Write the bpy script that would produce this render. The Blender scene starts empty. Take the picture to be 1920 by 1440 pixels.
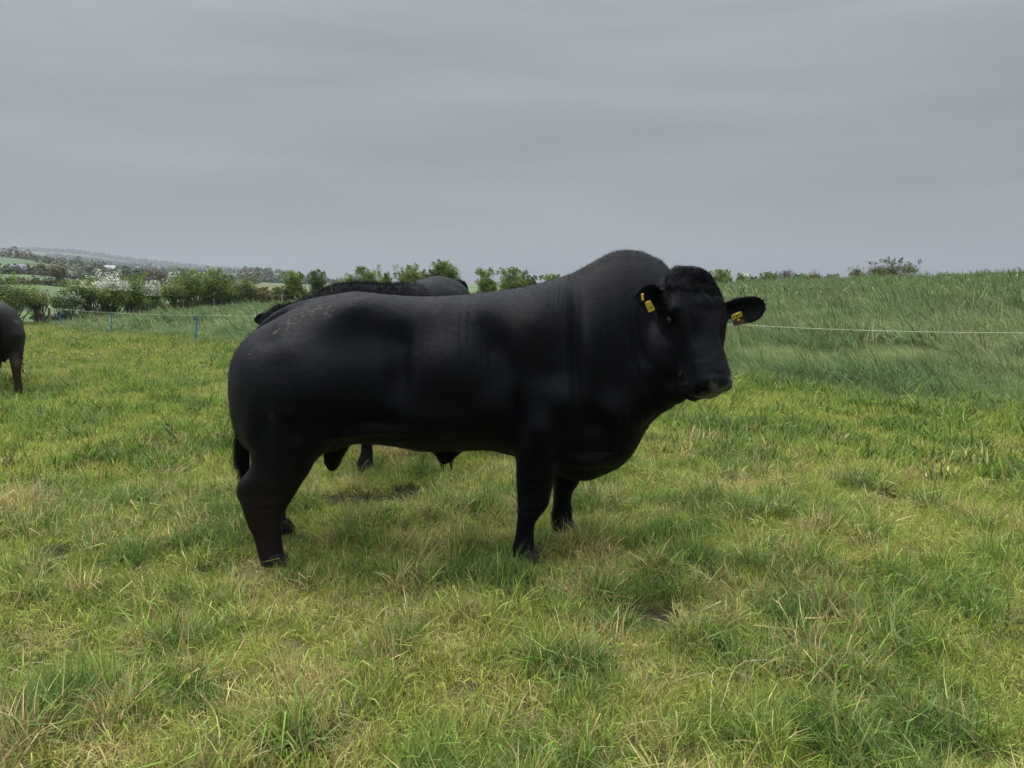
import bpy, math, random
import numpy as np
from mathutils import Vector, Matrix, noise as mnoise
random.seed(7)
RNG = np.random.default_rng(11)
S = bpy.context.scene
COL = S.collection

# ------------------------------------------------------------------ camera
EYE = 1.55
PITCH = math.radians(7.6)
FPX = 1423.0
cam_d = bpy.data.cameras.new('camera')
cam = bpy.data.objects.new('camera', cam_d)
COL.objects.link(cam)
cam.location = (0, 0, EYE)
cam.rotation_euler = (math.pi / 2 - PITCH, 0, 0)
cam_d.sensor_width = 36.0
cam_d.lens = 36.0 * FPX / 1920.0
cam_d.clip_start = 0.05
cam_d.clip_end = 12000
S.camera = cam

# ------------------------------------------------------------------ world, sun, exposure
SUN_EL, SUN_AZ = math.radians(56), math.radians(-50)      # azimuth measured from +Y towards +X
w = bpy.data.worlds.new('World'); S.world = w; w.use_nodes = True
nt = w.node_tree; nt.nodes.clear()
N = nt.nodes.new; L = nt.links.new
out = N('ShaderNodeOutputWorld'); bg = N('ShaderNodeBackground')
sky = N('ShaderNodeTexSky'); sky.sky_type = 'NISHITA'; sky.sun_disc = False
sky.sun_elevation = SUN_EL; sky.sun_rotation = SUN_AZ
sky.air_density = 1.0; sky.dust_density = 3.0
hs = N('ShaderNodeHueSaturation'); hs.inputs['Saturation'].default_value = 0.25
L(sky.outputs[0], hs.inputs['Color'])
tc = N('ShaderNodeTexCoord')
sep = N('ShaderNodeSeparateXYZ'); L(tc.outputs['Generated'], sep.inputs[0])
# overcast deck: brightness by elevation (dim and even near the horizon, brighter overhead)
el = N('ShaderNodeValToRGB'); L(sep.outputs['Z'], el.inputs[0])
r = el.color_ramp
r.elements[0].position = 0.0; r.elements[0].color = (0.147, 0.158, 0.163, 1)
r.elements[1].position = 1.0; r.elements[1].color = (1.55, 1.62, 1.68, 1)
for p, c in ((0.035, (0.137, 0.148, 0.155)), (0.11, (0.129, 0.141, 0.150)), (0.22, (0.136, 0.148, 0.158)), (0.36, (0.17, 0.187, 0.20)), (0.62, (0.92, 0.97, 1.0))):
    e = r.elements.new(p); e.color = (*c, 1)
# stretched cloud bands: direction divided by height gives the plane of the deck
dv = N('ShaderNodeMath'); dv.operation = 'ADD'; dv.inputs[1].default_value = 0.22; L(sep.outputs['Z'], dv.inputs[0])
vd = N('ShaderNodeVectorMath'); vd.operation = 'DIVIDE'
cmb = N('ShaderNodeCombineXYZ')
for i in range(3): L(dv.outputs[0], cmb.inputs[i])
L(tc.outputs['Generated'], vd.inputs[0]); L(cmb.outputs[0], vd.inputs[1])
mp = N('ShaderNodeMapping'); mp.inputs['Scale'].default_value = (0.55, 0.75, 0.4); mp.inputs['Rotation'].default_value = (0, 0, 0.25)
L(vd.outputs[0], mp.inputs[0])
n1 = N('ShaderNodeTexNoise'); n1.inputs['Scale'].default_value = 0.75; n1.inputs['Detail'].default_value = 3; n1.inputs['Roughness'].default_value = 0.5
n1.inputs['Distortion'].default_value = 0.4
L(mp.outputs[0], n1.inputs['Vector'])
mp3 = N('ShaderNodeMapping'); mp3.inputs['Scale'].default_value = (1.3, 1.6, 13.0); mp3.inputs['Rotation'].default_value = (0.0, 0.06, 0.2); L(tc.outputs['Generated'], mp3.inputs[0])
n5 = N('ShaderNodeTexNoise'); n5.inputs['Scale'].default_value = 1.0; n5.inputs['Detail'].default_value = 4; n5.inputs['Distortion'].default_value = 0.3; L(mp3.outputs[0], n5.inputs['Vector'])
av = N('ShaderNodeMath'); av.operation = 'MULTIPLY_ADD'; L(n5.outputs[0], av.inputs[0]); av.inputs[1].default_value = 0.8
hf = N('ShaderNodeMath'); hf.operation = 'MULTIPLY'; hf.inputs[1].default_value = 0.9; L(n1.outputs[0], hf.inputs[0]); L(hf.outputs[0], av.inputs[2])
mr = N('ShaderNodeMapRange'); mr.inputs[1].default_value = 0.62; mr.inputs[2].default_value = 1.08
mr.inputs[3].default_value = 0.80; mr.inputs[4].default_value = 1.46; L(av.outputs[0], mr.inputs[0])
ml = N('ShaderNodeVectorMath'); ml.operation = 'SCALE'; L(el.outputs[0], ml.inputs[0]); L(mr.outputs[0], ml.inputs['Scale'])
sc = N('ShaderNodeVectorMath'); sc.operation = 'SCALE'; sc.inputs['Scale'].default_value = 10.0; L(ml.outputs[0], sc.inputs[0])
mx = N('ShaderNodeMix'); mx.data_type = 'RGBA'; mx.inputs[0].default_value = 0.93
L(hs.outputs[0], mx.inputs[6]); L(sc.outputs[0], mx.inputs[7])
L(mx.outputs[2], bg.inputs[0]); bg.inputs[1].default_value = 0.1
L(bg.outputs[0], out.inputs[0])

sd = bpy.data.lights.new('sun', 'SUN'); sd.energy = 1.5; sd.angle = math.radians(11); sd.color = (1.0, 0.97, 0.92)
sun = bpy.data.objects.new('sun', sd); COL.objects.link(sun)
sv = Vector((math.sin(SUN_AZ) * math.cos(SUN_EL), math.cos(SUN_AZ) * math.cos(SUN_EL), math.sin(SUN_EL)))
sun.rotation_euler = sv.to_track_quat('Z', 'Y').to_euler()
S.view_settings.view_transform = 'Standard'; S.view_settings.look = 'None'
S.view_settings.gamma = 1.0; S.view_settings.use_curve_mapping = False
S.view_settings.exposure = 0.80
S.render.engine = 'CYCLES'

# ------------------------------------------------------------------ helpers
CP, SP = math.cos(PITCH), math.sin(PITCH)
def at(u, v, y):
    """world point of photograph pixel (u,v) at depth y in front of the camera"""
    a = (u - 960) / FPX; b = (720 - v) / FPX
    t = y / (CP + b * SP)
    return np.array([a * t, y, EYE + t * (b * CP - SP)])
def zrow(v, y): return at(960, v, y)[2]

def tag(o, label=None, cat=None, group=None, kind=None):
    if label: o['label'] = label
    if cat: o['category'] = cat
    if group: o['group'] = group
    if kind: o['kind'] = kind
    return o
def empty(name, loc, label, cat, group=None):
    o = bpy.data.objects.new(name, None); COL.objects.link(o); o.location = loc
    o.empty_display_size = 0.1
    return tag(o, label, cat, group)
def mesh_np(name, verts, faces, smooth=False):
    me = bpy.data.meshes.new(name)
    verts = np.asarray(verts, dtype=np.float32)
    if isinstance(faces, np.ndarray):
        nf, k = faces.shape
        me.vertices.add(len(verts)); me.vertices.foreach_set('co', verts.ravel())
        me.loops.add(nf * k); me.loops.foreach_set('vertex_index', faces.astype(np.int32).ravel())
        me.polygons.add(nf); me.polygons.foreach_set('loop_start', np.arange(nf, dtype=np.int32) * k)
        me.update(calc_edges=True); me.validate()
    else:
        me.from_pydata([tuple(v) for v in verts], [], faces); me.update()
    if smooth: me.polygons.foreach_set('use_smooth', np.ones(len(me.polygons), dtype=bool))
    return me
def fattr(me, name, vals, dom='POINT'):
    a = me.attributes.new(name, 'FLOAT', dom); a.data.foreach_set('value', np.asarray(vals, dtype=np.float32).ravel())
def cattr(me, name, vals):
    a = me.attributes.new(name, 'FLOAT_COLOR', 'POINT')
    v = np.ones((len(vals), 4), dtype=np.float32); v[:, :3] = vals
    a.data.foreach_set('color', v.ravel())
def link(name, me, m=None, parent=None, loc=None):
    o = bpy.data.objects.new(name, me); COL.objects.link(o)
    if m is not None:
        me.materials.clear(); me.materials.append(m)
    if parent is not None:
        o.parent = parent
        if loc is None:       # geometry was given in world coordinates
            o.matrix_parent_inverse = Matrix.Translation(-Vector(parent.location))
    if loc is not None: o.location = loc
    return o
def get_co(me):
    a = np.empty(len(me.vertices) * 3, dtype=np.float32); me.vertices.foreach_get('co', a); return a.reshape(-1, 3)
def get_no(me):
    a = np.empty(len(me.vertices) * 3, dtype=np.float32); me.vertices.foreach_get('normal', a); return a.reshape(-1, 3)

class VN:
    """vectorised 2-D/3-D value noise, world based"""
    def __init__(s, seed): s.t = np.random.default_rng(seed).random((64, 64))
    def __call__(s, x, y):
        x = np.asarray(x, float); y = np.asarray(y, float)
        xi = np.floor(x).astype(int); yi = np.floor(y).astype(int); fx = x - xi; fy = y - yi
        fx = fx * fx * (3 - 2 * fx); fy = fy * fy * (3 - 2 * fy)
        g = lambda a, b: s.t[(a) % 64, (b) % 64]
        return (g(xi, yi) * (1 - fx) + g(xi + 1, yi) * fx) * (1 - fy) + (g(xi, yi + 1) * (1 - fx) + g(xi + 1, yi + 1) * fx) * fy
    def fbm(s, x, y, o=4):
        r = 0; a = 0.5; n = 0
        for k in range(o):
            r = r + a * s(x * 2 ** k + 17.3 * k, y * 2 ** k + 9.1 * k); n += a; a *= 0.5
        return r / n
NA, NB, NC, ND = VN(1), VN(2), VN(3), VN(4)

# ------------------------------------------------------------------ materials
def newmat(name):
    m = bpy.data.materials.new(name); m.use_nodes = True
    nt = m.node_tree; nt.nodes.clear()
    return m, nt, nt.nodes.new, nt.links.new
def simple(name, col, rough=0.7, spec=0.3, noise=0.0, nscale=20.0, bump=0.0, metallic=0.0, bscale=None):
    m, nt, N, L = newmat(name)
    o = N('ShaderNodeOutputMaterial'); b = N('ShaderNodeBsdfPrincipled'); L(b.outputs[0], o.inputs[0])
    b.inputs['Base Color'].default_value = (*col, 1); b.inputs['Roughness'].default_value = rough
    b.inputs['Specular IOR Level'].default_value = spec; b.inputs['Metallic'].default_value = metallic
    tc = N('ShaderNodeTexCoord')
    if noise > 0:
        n = N('ShaderNodeTexNoise'); n.inputs['Scale'].default_value = nscale; n.inputs['Detail'].default_value = 5
        L(tc.outputs['Object'], n.inputs['Vector'])
        r = N('ShaderNodeMapRange'); r.inputs[1].default_value = 0.3; r.inputs[2].default_value = 0.7
        r.inputs[3].default_value = 1 - noise; r.inputs[4].default_value = 1 + noise; L(n.outputs[0], r.inputs[0])
        s = N('ShaderNodeVectorMath'); s.operation = 'SCALE'; s.inputs[0].default_value = col; L(r.outputs[0], s.inputs['Scale'])
        L(s.outputs[0], b.inputs['Base Color'])
    if bump > 0:
        n2 = N('ShaderNodeTexNoise'); n2.inputs['Scale'].default_value = bscale or nscale * 3; n2.inputs['Detail'].default_value = 4
        L(tc.outputs['Object'], n2.inputs['Vector'])
        bp = N('ShaderNodeBump'); bp.inputs['Strength'].default_value = 0.6; bp.inputs['Distance'].default_value = bump
        L(n2.outputs[0], bp.inputs['Height']); L(bp.outputs[0], b.inputs['Normal'])
    return m

def leafy(name, c_dark, c_light, transl=0.35, c_alt=None, rough=0.55):
    """leaf material: per-leaf tint attribute 'tint' picks between colours"""
    m, nt, N, L = newmat(name)
    o = N('ShaderNodeOutputMaterial'); d = N('ShaderNodeBsdfPrincipled'); t = N('ShaderNodeBsdfTranslucent'); mx = N('ShaderNodeMixShader')
    a = N('ShaderNodeAttribute'); a.attribute_name = 'tint'
    r = N('ShaderNodeValToRGB'); L(a.outputs['Fac'], r.inputs[0])
    r.color_ramp.elements[0].color = (*c_dark, 1); r.color_ramp.elements[1].color = (*c_light, 1)
    if c_alt:
        r.color_ramp.elements[1].position = 0.86
        e = r.color_ramp.elements.new(1.0); e.color = (*c_alt, 1)
    L(r.outputs[0], d.inputs['Base Color']); L(r.outputs[0], t.inputs['Color'])
    d.inputs['Roughness'].default_value = rough; d.inputs['Specular IOR Level'].default_value = 0.3
    mx.inputs[0].default_value = transl
    L(d.outputs[0], mx.inputs[1]); L(t.outputs[0], mx.inputs[2]); L(mx.outputs[0], o.inputs[0])
    return m

# ------------------------------------------------------------------ terrain
# rows of the skyline and of field edges, measured in the photograph, turned into true heights at their distances
TC = np.array([-1400, -600, 0, 75, 150, 250, 400, 500, 550, 640, 820, 1000, 1380, 1640, 1920, 2600, 4500], float)
TD = [1, 8, 14, 25, 40, 60, 80, 110, 150, 280, 520, 900, 1500, 2500, 3500, 5000, 9000]
def R(*v): return list(v)
def mk(rows, base):
    """base: metres for first 7 distances; rows: photo rows for the remaining"""
    return base + [zrow(v, d) if v is not None else None for v, d in zip(rows, TD[7:])]
HT = [
 mk(R(560,536,515,480,480,478,474,470,474,500), [0,0,-.1,-.35,-.6,-.9,-1.1]),
 mk(R(560,536,515,481,480,478,474,470,474,500), [0,0,-.1,-.35,-.6,-.9,-1.1]),
 mk(R(560,536,515,482,482,478,475,472,478,500), [0,0,-.08,-.35,-.6,-.9,-1.0]),
 mk(R(561,536,517,489,491,487,480,472,478,500), [0,0,-.08,-.33,-.6,-.9,-1.0]),
 mk(R(562,541,525,506,503,496,487,476,481,505), [0,0,-.06,-.33,-.6,-.85,-1.0]),
 mk(R(565,549,536,521,514,505,499,490,494,510), [0,0,-.05,-.36,-.56,-.75,-.9]),
 mk(R(566,553,542,529,521,514,511,506,510,520), [0,0,0,-.34,-.5,-.56,-.7]),
 mk(R(566,554,544,531,524,510,515,515,518,524), [0,0,0,-.28,-.4,-.46,-.5]),
 mk(R(566,554,545,533,526,517,521,521,524,528), [0,0,0,-.25,-.35,-.36,-.4]),
 mk(R(562,552,545,536,532,530,530,528,530,531), [0,0,0,-.2,-.25,-.2,-.2]),
 mk(R(552,548,544,538,535,534,533,532,532,532), [0,0,-.02,-.15,-.15,.0,.0]),
 mk(R(545,546,544,538,535,534,533,532,532,532), [0,0,.0,-.05,.08,.3,.3]),
 mk(R(542,546,544,538,535,534,533,532,532,532), [0,0,.03,.18,.6,1.08,1.0]),
 mk(R(534,546,544,538,535,534,533,532,532,532), [0,0,.05,.3,.92,1.5,1.3]),
 mk(R(536,546,544,538,535,534,533,532,532,532), [0,0.02,.10,.6,1.42,1.8,1.5]),
 mk(R(536,546,544,538,535,534,533,532,532,532), [0,0.05,.2,.95,1.9,2.2,1.8]),
 mk(R(536,546,544,538,535,534,533,532,532,532), [0,0,.1,.5,.9,1.2,1.0]),
]
HT = np.array(HT)
AZC = np.arctan2(TC - 960, FPX)
LD = np.log(np.array(TD, float))
GA = np.linspace(-math.pi, math.pi, 721)                         # every half degree
GL = np.linspace(math.log(0.5), math.log(9000), 400)
def pchip_rows(x, X, Y):
    """monotone cubic interpolation along axis 0 of Y"""
    h = np.diff(X)[:, None]; dl = np.diff(Y, axis=0) / h
    m = np.zeros_like(Y); m[1:-1] = np.where(dl[:-1] * dl[1:] > 0, 2 * dl[:-1] * dl[1:] / (dl[:-1] + dl[1:] + 1e-12 * np.sign(dl[:-1] + dl[1:] + 1e-20)), 0)
    m[0] = dl[0]; m[-1] = dl[-1]
    i = np.clip(np.searchsorted(X, x) - 1, 0, len(X) - 2); t = np.clip((x - X[i]) / (X[i + 1] - X[i]), 0, 1)[:, None]; hh = (X[i + 1] - X[i])[:, None]
    return Y[i] * (1 + 2 * t) * (1 - t) ** 2 + m[i] * hh * t * (1 - t) ** 2 + Y[i + 1] * t * t * (3 - 2 * t) + m[i + 1] * hh * t * t * (t - 1)
_a = pchip_rows(GL, LD, HT.T)                # (400, cols)
AZX = np.concatenate([[-math.pi], AZC, [math.pi]])
back = _a[:, :1] * 0
_a = np.concatenate([back, _a, back], axis=1)
_a[:, -2] *= 1.0
HG = pchip_rows(GA, AZX, _a.T)               # (721, 400)
def H0(x, y):
    x = np.asarray(x, float); y = np.asarray(y, float)
    az = np.arctan2(x, y); l = np.log(np.maximum(np.hypot(x, y) * np.cos(np.clip(az, -1.2, 1.2)), 0.5))
    fa = (az + math.pi) / (2 * math.pi) * 720; fl = (l - GL[0]) / (GL[1] - GL[0])
    ia = np.clip(fa.astype(int), 0, 719); il = np.clip(fl.astype(int), 0, 398); ta = fa - ia; tl = np.clip(fl - il, 0, 1)
    return (HG[ia, il] * (1 - ta) + HG[ia + 1, il] * ta) * (1 - tl) + (HG[ia, il + 1] * (1 - ta) + HG[ia + 1, il + 1] * ta) * tl
def sstep(a, b, x): t = np.clip((np.asarray(x, float) - a) / (b - a), 0, 1); return t * t * (3 - 2 * t)
def fence_side(x, y):
    """signed metres beyond the electric fence line (positive = long grass)"""
    return (x + y - 15.3) / math.sqrt(2) + 1.0 * (NB(x * 0.45, y * 0.45) - 0.5) + .5 * (NC(x * 1.7, y * 1.7) - .5)
MUD = [(*at(690, 938, 5.35)[:2], .30, .17), (*at(775, 925, 5.5)[:2], .16, .09), (*at(1222, 1155, 3.3)[:2], .15, .13), (*at(1340, 1222, 2.95)[:2], .12, .09),
       (*at(1665, 940, 5.35)[:2], .15, .12), (*at(112, 1045, 4.2)[:2], .13, .08), (*at(1490, 1215, 2.95)[:2], .05, .035), (*at(20, 930, 5.4)[:2], .13, .08), (*at(195, 1330, 2.45)[:2], .07, .06), (*at(940, 905, 5.9)[:2], .12, .06)]
# where those pixels meet the flat ground
def ground_pt(u, v, z=0.0):
    a = (u - 960) / FPX; b = (720 - v) / FPX; dz = b * CP - SP; t = (z - EYE) / dz
    return a * t, (CP + b * SP) * t
_mp = [(690, 936, .33, .19), (785, 915, .17, .10), (1222, 1155, .20, .12), (1345, 1222, .06, .045), (1668, 938, .16, .12), (112, 1042, .12, .08),
       (1510, 1222, .04, .03), (15, 930, .13, .08), (195, 1330, .07, .06), (1120, 905, .10, .05), (1180, 955, .1, .07), (560, 930, .07, .06)]
MUD = [(*ground_pt(u, v), a, b) for u, v, a, b in _mp]
def mud(x, y):
    r = np.zeros(np.shape(x))
    wob = 1 + 0.9 * (NC(np.asarray(x) * 9, np.asarray(y) * 9) - 0.5)
    for mx_, my_, a, b in MUD:
        d = ((x - mx_) / a) ** 2 + ((y - my_) / b) ** 2
        r = np.maximum(r, 1 - sstep(0.6, 1.5, d * wob))
    return r
def Hn(x, y):
    """small relief: poached ground and tussocks near, gentle humps further out"""
    d = np.hypot(x, y); k = 1 - sstep(25, 60, d)
    n = 0.11 * (NA.fbm(x * 0.9, y * 0.9, 3) - 0.5) + 0.05 * (NB.fbm(x * 3.1, y * 3.1, 2) - 0.5) * (1 - sstep(9, 20, d))
    far = sstep(10, 30, d) * 0.35 * (ND.fbm(x * 0.16, y * 0.16, 3) - 0.5) * (1 - sstep(60, 100, d))
    far = far + sstep(0, 2, (x + y - 15.3) / 1.414) * sstep(9, 12, d) * .26 * (NC.fbm(x * .8, y * .8, 2) - .5) * (1 - sstep(60, 90, d))
    calm = 1.0
    for fx, fy in ((-1.29, 4.06), (.07, 4.10), (.33, 4.60), (-1.33, 4.60)):
        calm = calm * (1 - np.exp(-((x - fx) ** 2 + (y - fy) ** 2) / .09))
    return (n * k + .012 * k * (calm < 2)) * calm + far
def HH(x, y): return H0(x, y) + Hn(x, y) - 0.045 * mud(x, y)
# ------------------------------------------------------------------ ground sheet
def build_ground():
    a1 = np.radians(np.arange(-52, 52.01, 0.32)); a2 = np.radians(np.arange(55, 306, 3.0))
    ang = np.concatenate([a1, a2])
    rad = [0.0, 0.25, 0.5]
    while rad[-1] < 75: rad.append(rad[-1] * 1.017)
    while rad[-1] < 8000: rad.append(rad[-1] * 1.032)
    rad = np.array(rad[1:])
    A, Rr = np.meshgrid(ang, rad, indexing='ij')
    X = np.sin(A) * Rr; Y = np.cos(A) * Rr; Z = HH(X, Y)
    na, nr = A.shape
    idx = np.arange(na * nr).reshape(na, nr)
    nx = np.roll(idx, -1, axis=0)
    f = np.stack([idx[:, :-1], idx[:, 1:], nx[:, 1:], nx[:, :-1]], -1).reshape(-1, 4)[:, ::-1]
    v = np.stack([X, Y, Z], -1).reshape(-1, 3)
    me = mesh_np('ground', v, f, smooth=True)
    x, y = v[:, 0], v[:, 1]; d = np.hypot(x, y)
    # soil colour under the grass, near
    col = np.array([0.07, 0.085, 0.022])[None] * (0.6 + 0.8 * NA.fbm(x * 1.3, y * 1.3, 4))[:, None]
    dry = sstep(0.5, 0.66, NC.fbm(x * 0.8, y * 0.8, 3))[:, None]
    col = col * (1 - dry * 0.6) + np.array([0.17, 0.14, 0.06]) * dry * 0.6
    lg = sstep(-0.3, 0.8, fence_side(x, y))[:, None]
    col = col * (1 - lg) + np.array([0.085, 0.135, 0.05]) * lg * (0.7 + 0.6 * ND.fbm(x * 0.4, y * 0.4, 3))[:, None]
    m = mud(x, y)[:, None]
    col = col * (1 - m) + np.array([0.032, 0.023, 0.014]) * m
    # far fields: a patchwork of cells, each with its own crop or grass colour
    rg = np.random.default_rng(5); P = rg.uniform(-4200, 4200, (900, 2)); P[:, 1] += 500; pal = np.array([[.09, .15, .06], [.12, .18, .07], [.10, .17, .08], [.15, .19, .08], [.13, .13, .06], [.07, .11, .05], [.16, .15, .09]])
    pc = pal[rg.integers(0, len(pal), len(P))]
    far = np.where(d > 95)[0]
    fc = np.zeros((len(far), 3))
    for i in range(0, len(far), 20000):
        s = far[i:i + 20000]; q = v[s, :2]; dd = ((q[:, None] - P[None]) ** 2 * np.array([1, .35])).sum(-1)
        fc[i:i + 20000] = pc[dd.argmin(1)]
    px = 960 + FPX * x[far] / np.maximum(y[far], 1e-3); yy = y[far]
    def zone(a, b, c0, c1, colr):
        k = (px > a) & (px < b) & (yy > c0) & (yy < c1) & (yy > 0); fc[k] = colr
    zone(-900, 190, 60, 152, (.085, .13, .05)); zone(-900, 165, 152, 290, (.095, .145, .068)); zone(-900, 140, 400, 545, (.085, .135, .066))
    zone(190, 900, 80, 150, (.095, .15, .06)); zone(165, 330, 300, 520, (.13, .17, .07)); zone(440, 480, 800, 1500, (.09, .14, .06)); zone(480, 560, 900, 1300, (.09, .14, .06))
    fc *= (0.85 + 0.3 * NB.fbm(x[far] * .03, y[far] * .03, 3))[:, None]
    t = sstep(95, 115, d[far])[:, None]
    col[far] = col[far] * (1 - t) + fc * t
    cattr(me, 'base', col)
    m, nt, N, L = newmat('ground_turf')
    o = N('ShaderNodeOutputMaterial'); b = N('ShaderNodeBsdfPrincipled'); L(b.outputs[0], o.inputs[0])
    b.inputs['Roughness'].default_value = 0.9; b.inputs['Specular IOR Level'].default_value = 0.15
    a = N('ShaderNodeAttribute'); a.attribute_name = 'base'
    tc = N('ShaderNodeTexCoord'); n1 = N('ShaderNodeTexNoise'); n1.inputs['Scale'].default_value = 26; n1.inputs['Detail'].default_value = 6; n1.inputs['Roughness'].default_value = .7
    L(tc.outputs['Object'], n1.inputs['Vector'])
    r = N('ShaderNodeMapRange'); r.inputs[1].default_value = .3; r.inputs[2].default_value = .7; r.inputs[3].default_value = .45; r.inputs[4].default_value = 1.5; L(n1.outputs[0], r.inputs[0])
    s = N('ShaderNodeVectorMath'); s.operation = 'SCALE'; L(a.outputs['Color'], s.inputs[0]); L(r.outputs[0], s.inputs['Scale']); L(s.outputs[0], b.inputs['Base Color'])
    bp = N('ShaderNodeBump'); bp.inputs['Distance'].default_value = 0.02; L(n1.outputs[0], bp.inputs['Height']); L(bp.outputs[0], b.inputs['Normal'])
    tag(link('ground', me, m), kind='structure')
build_ground()

# ------------------------------------------------------------------ vegetation builders
def tube(P, Rd, sides=6, caps=True):
    """tube along points P with radii Rd -> verts, faces (list)"""
    P = np.asarray(P, float); n = len(P); V = []; F = []
    T = np.gradient(P, axis=0); T /= np.linalg.norm(T, axis=1)[:, None] + 1e-9
    u = np.cross(T[0], [0.31, 0.87, 0.2]); u /= np.linalg.norm(u)
    for i in range(n):
        u = u - T[i] * np.dot(u, T[i]); u /= np.linalg.norm(u) + 1e-9; w_ = np.cross(T[i], u)
        for k in range(sides):
            a = 2 * math.pi * k / sides
            V.append(P[i] + Rd[i] * (math.cos(a) * u + math.sin(a) * w_))
    for i in range(n - 1):
        for k in range(sides):
            a = i * sides + k; b = i * sides + (k + 1) % sides
            F.append((a, b, b + sides, a + sides))
    if caps: F.append(tuple(range(sides))[::-1]); F.append(tuple((n - 1) * sides + k for k in range(sides)))
    return V, F
class MB:
    def __init__(s): s.v = []; s.f = []
    def add(s, vf):
        o = len(s.v); s.v.extend([tuple(p) for p in vf[0]]); s.f.extend([tuple(i + o for i in f) for f in vf[1]]); return s
    def box(s, c, h, rz=0.0, taper=1.0):
        V = []
        for z in (-1, 1):
            t = taper if z > 0 else 1
            for x, y in ((-1, -1), (1, -1), (1, 1), (-1, 1)):
                px_, py_ = x * h[0] * t, y * h[1] * t
                V.append((c[0] + px_ * math.cos(rz) - py_ * math.sin(rz), c[1] + px_ * math.sin(rz) + py_ * math.cos(rz), c[2] + z * h[2]))
        return s.add((V, [(3, 2, 1, 0), (4, 5, 6, 7), (0, 1, 5, 4), (1, 2, 6, 5), (2, 3, 7, 6), (3, 0, 4, 7)]))
    def mesh(s, name, smooth=False): return mesh_np(name, s.v, s.f, smooth)
def leaves_mesh(name, P, Nrm, size, rg, asp=0.75, tint=None):
    n = len(P)
    d = Nrm + rg.normal(0, 0.5, (n, 3)); d /= np.linalg.norm(d, axis=1)[:, None] + 1e-9
    t = np.cross(d, rg.normal(0, 1, (n, 3))); t /= np.linalg.norm(t, axis=1)[:, None] + 1e-9
    b = np.cross(d, t); s = (size * rg.uniform(0.6, 1.35, n))[:, None] if np.ndim(size) == 0 else size[:, None]
    # five-cornered leaf spray, slightly folded
    pts = [(-.5, 0, 0), (-.12, -.5, .12), (.32, -.34, .05), (.55, .05, 0), (.1, .45, .12)]
    V = np.stack([P + (t * p[0] + b * p[1] * asp + d * p[2]) * s for p in pts], 1).reshape(-1, 3)
    F = np.arange(n * 5).reshape(n, 5)
    me = mesh_np(name, V, F)
    tt = rg.random(n) if tint is None else tint
    fattr(me, 'tint', np.repeat(tt, 5))
    return me
def crown_pts(c, rad, n, rg, nb=14, low=-0.8, rough=0.5, shoots=0, hollow=0.62):
    """leaf positions on many sub-clumps spread through an ellipsoid, plus upright shoots"""
    c = np.array(c, float); rad = np.array(rad, float)
    u = rg.normal(0, 1, (nb, 3)); u /= np.linalg.norm(u, axis=1)[:, None]; u[:, 2] = np.clip(u[:, 2], low, 1)
    br = rad.min() * rg.uniform(0.30, 0.66, nb); ctr = c + u * np.maximum(rad[None] - br[:, None] * np.array([1.0, 1.0, .75]), rad[None] * .15) * rg.uniform(0.12, 1.0, (nb, 1)) ** .5
    pr = br ** 2 / (br ** 2).sum(); k = rg.choice(nb, n, p=pr)
    v = rg.normal(0, 1, (n, 3)); v /= np.linalg.norm(v, axis=1)[:, None]
    lump = 1 + rough * (rg.random(n) - 0.6)
    P = ctr[k] + v * (br[k] * (hollow + (1 - hollow) * rg.random(n)) * lump)[:, None] * np.array([1.15, 1.15, 0.8])
    Nn = v * 0.6 + np.array([0, 0, 0.85])
    if shoots:
        Q = []; M = []
        for _ in range(shoots):
            a = rg.uniform(0, 2 * math.pi); q = c + np.array([math.cos(a) * rad[0], math.sin(a) * rad[1], 0]) * rg.uniform(0.1, .95) * 0.9
            q[2] = c[2] + rad[2] * rg.uniform(0.45, 0.9)
            dr = np.array([math.cos(a) * .35, math.sin(a) * .35, 1.0]) + rg.normal(0, .2, 3); l = rad.min() * rg.uniform(.10, .34)
            m = max(6, int(n * 0.006)); s = rg.random(m)[:, None]
            Q.append(q + dr * s * l + rg.normal(0, 1, (m, 3)) * (0.04 + 0.10 * (1 - s)) * rad.min()); M.append(rg.normal(0, .6, (m, 3)) + [0, 0, .6])
        P = np.concatenate([P] + Q); Nn = np.concatenate([Nn] + M)
    return P, Nn, ctr
def stems_mesh(name, base, ctr, rg, r0, nstem=4, spread=0.3, twigs=2):
    mb = MB(); base = np.array(base, float)
    roots = [base + np.array([rg.uniform(-spread, spread), rg.uniform(-spread, spread) * .6, -0.15]) for _ in range(nstem)]
    for i, c in enumerate(ctr):
        b = roots[i % nstem]; mid = b * .45 + c * .55 + rg.normal(0, .12, 3) * np.linalg.norm(c - b) * .6; q = b * .8 + c * .2 + rg.normal(0, .05, 3) * np.linalg.norm(c - b)
        s = .55 + .45 * rg.random()
        mb.add(tube([b, q, mid, c], [r0 * s, r0 * .75 * s, r0 * .45 * s, r0 * .12], 5))
        for _ in range(twigs):
            t = rg.uniform(.3, .8); p = mid * (1 - t) + c * t; e = p + np.clip(rg.normal(0, .13, 3), -.2, .2) * np.linalg.norm(c - b) + [0, 0, .1]
            mb.add(tube([p, (p + e) / 2 + rg.normal(0, .03, 3), e], [r0 * .28, r0 * .18, r0 * .06], 4))
    return mb.mesh(name)

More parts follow.
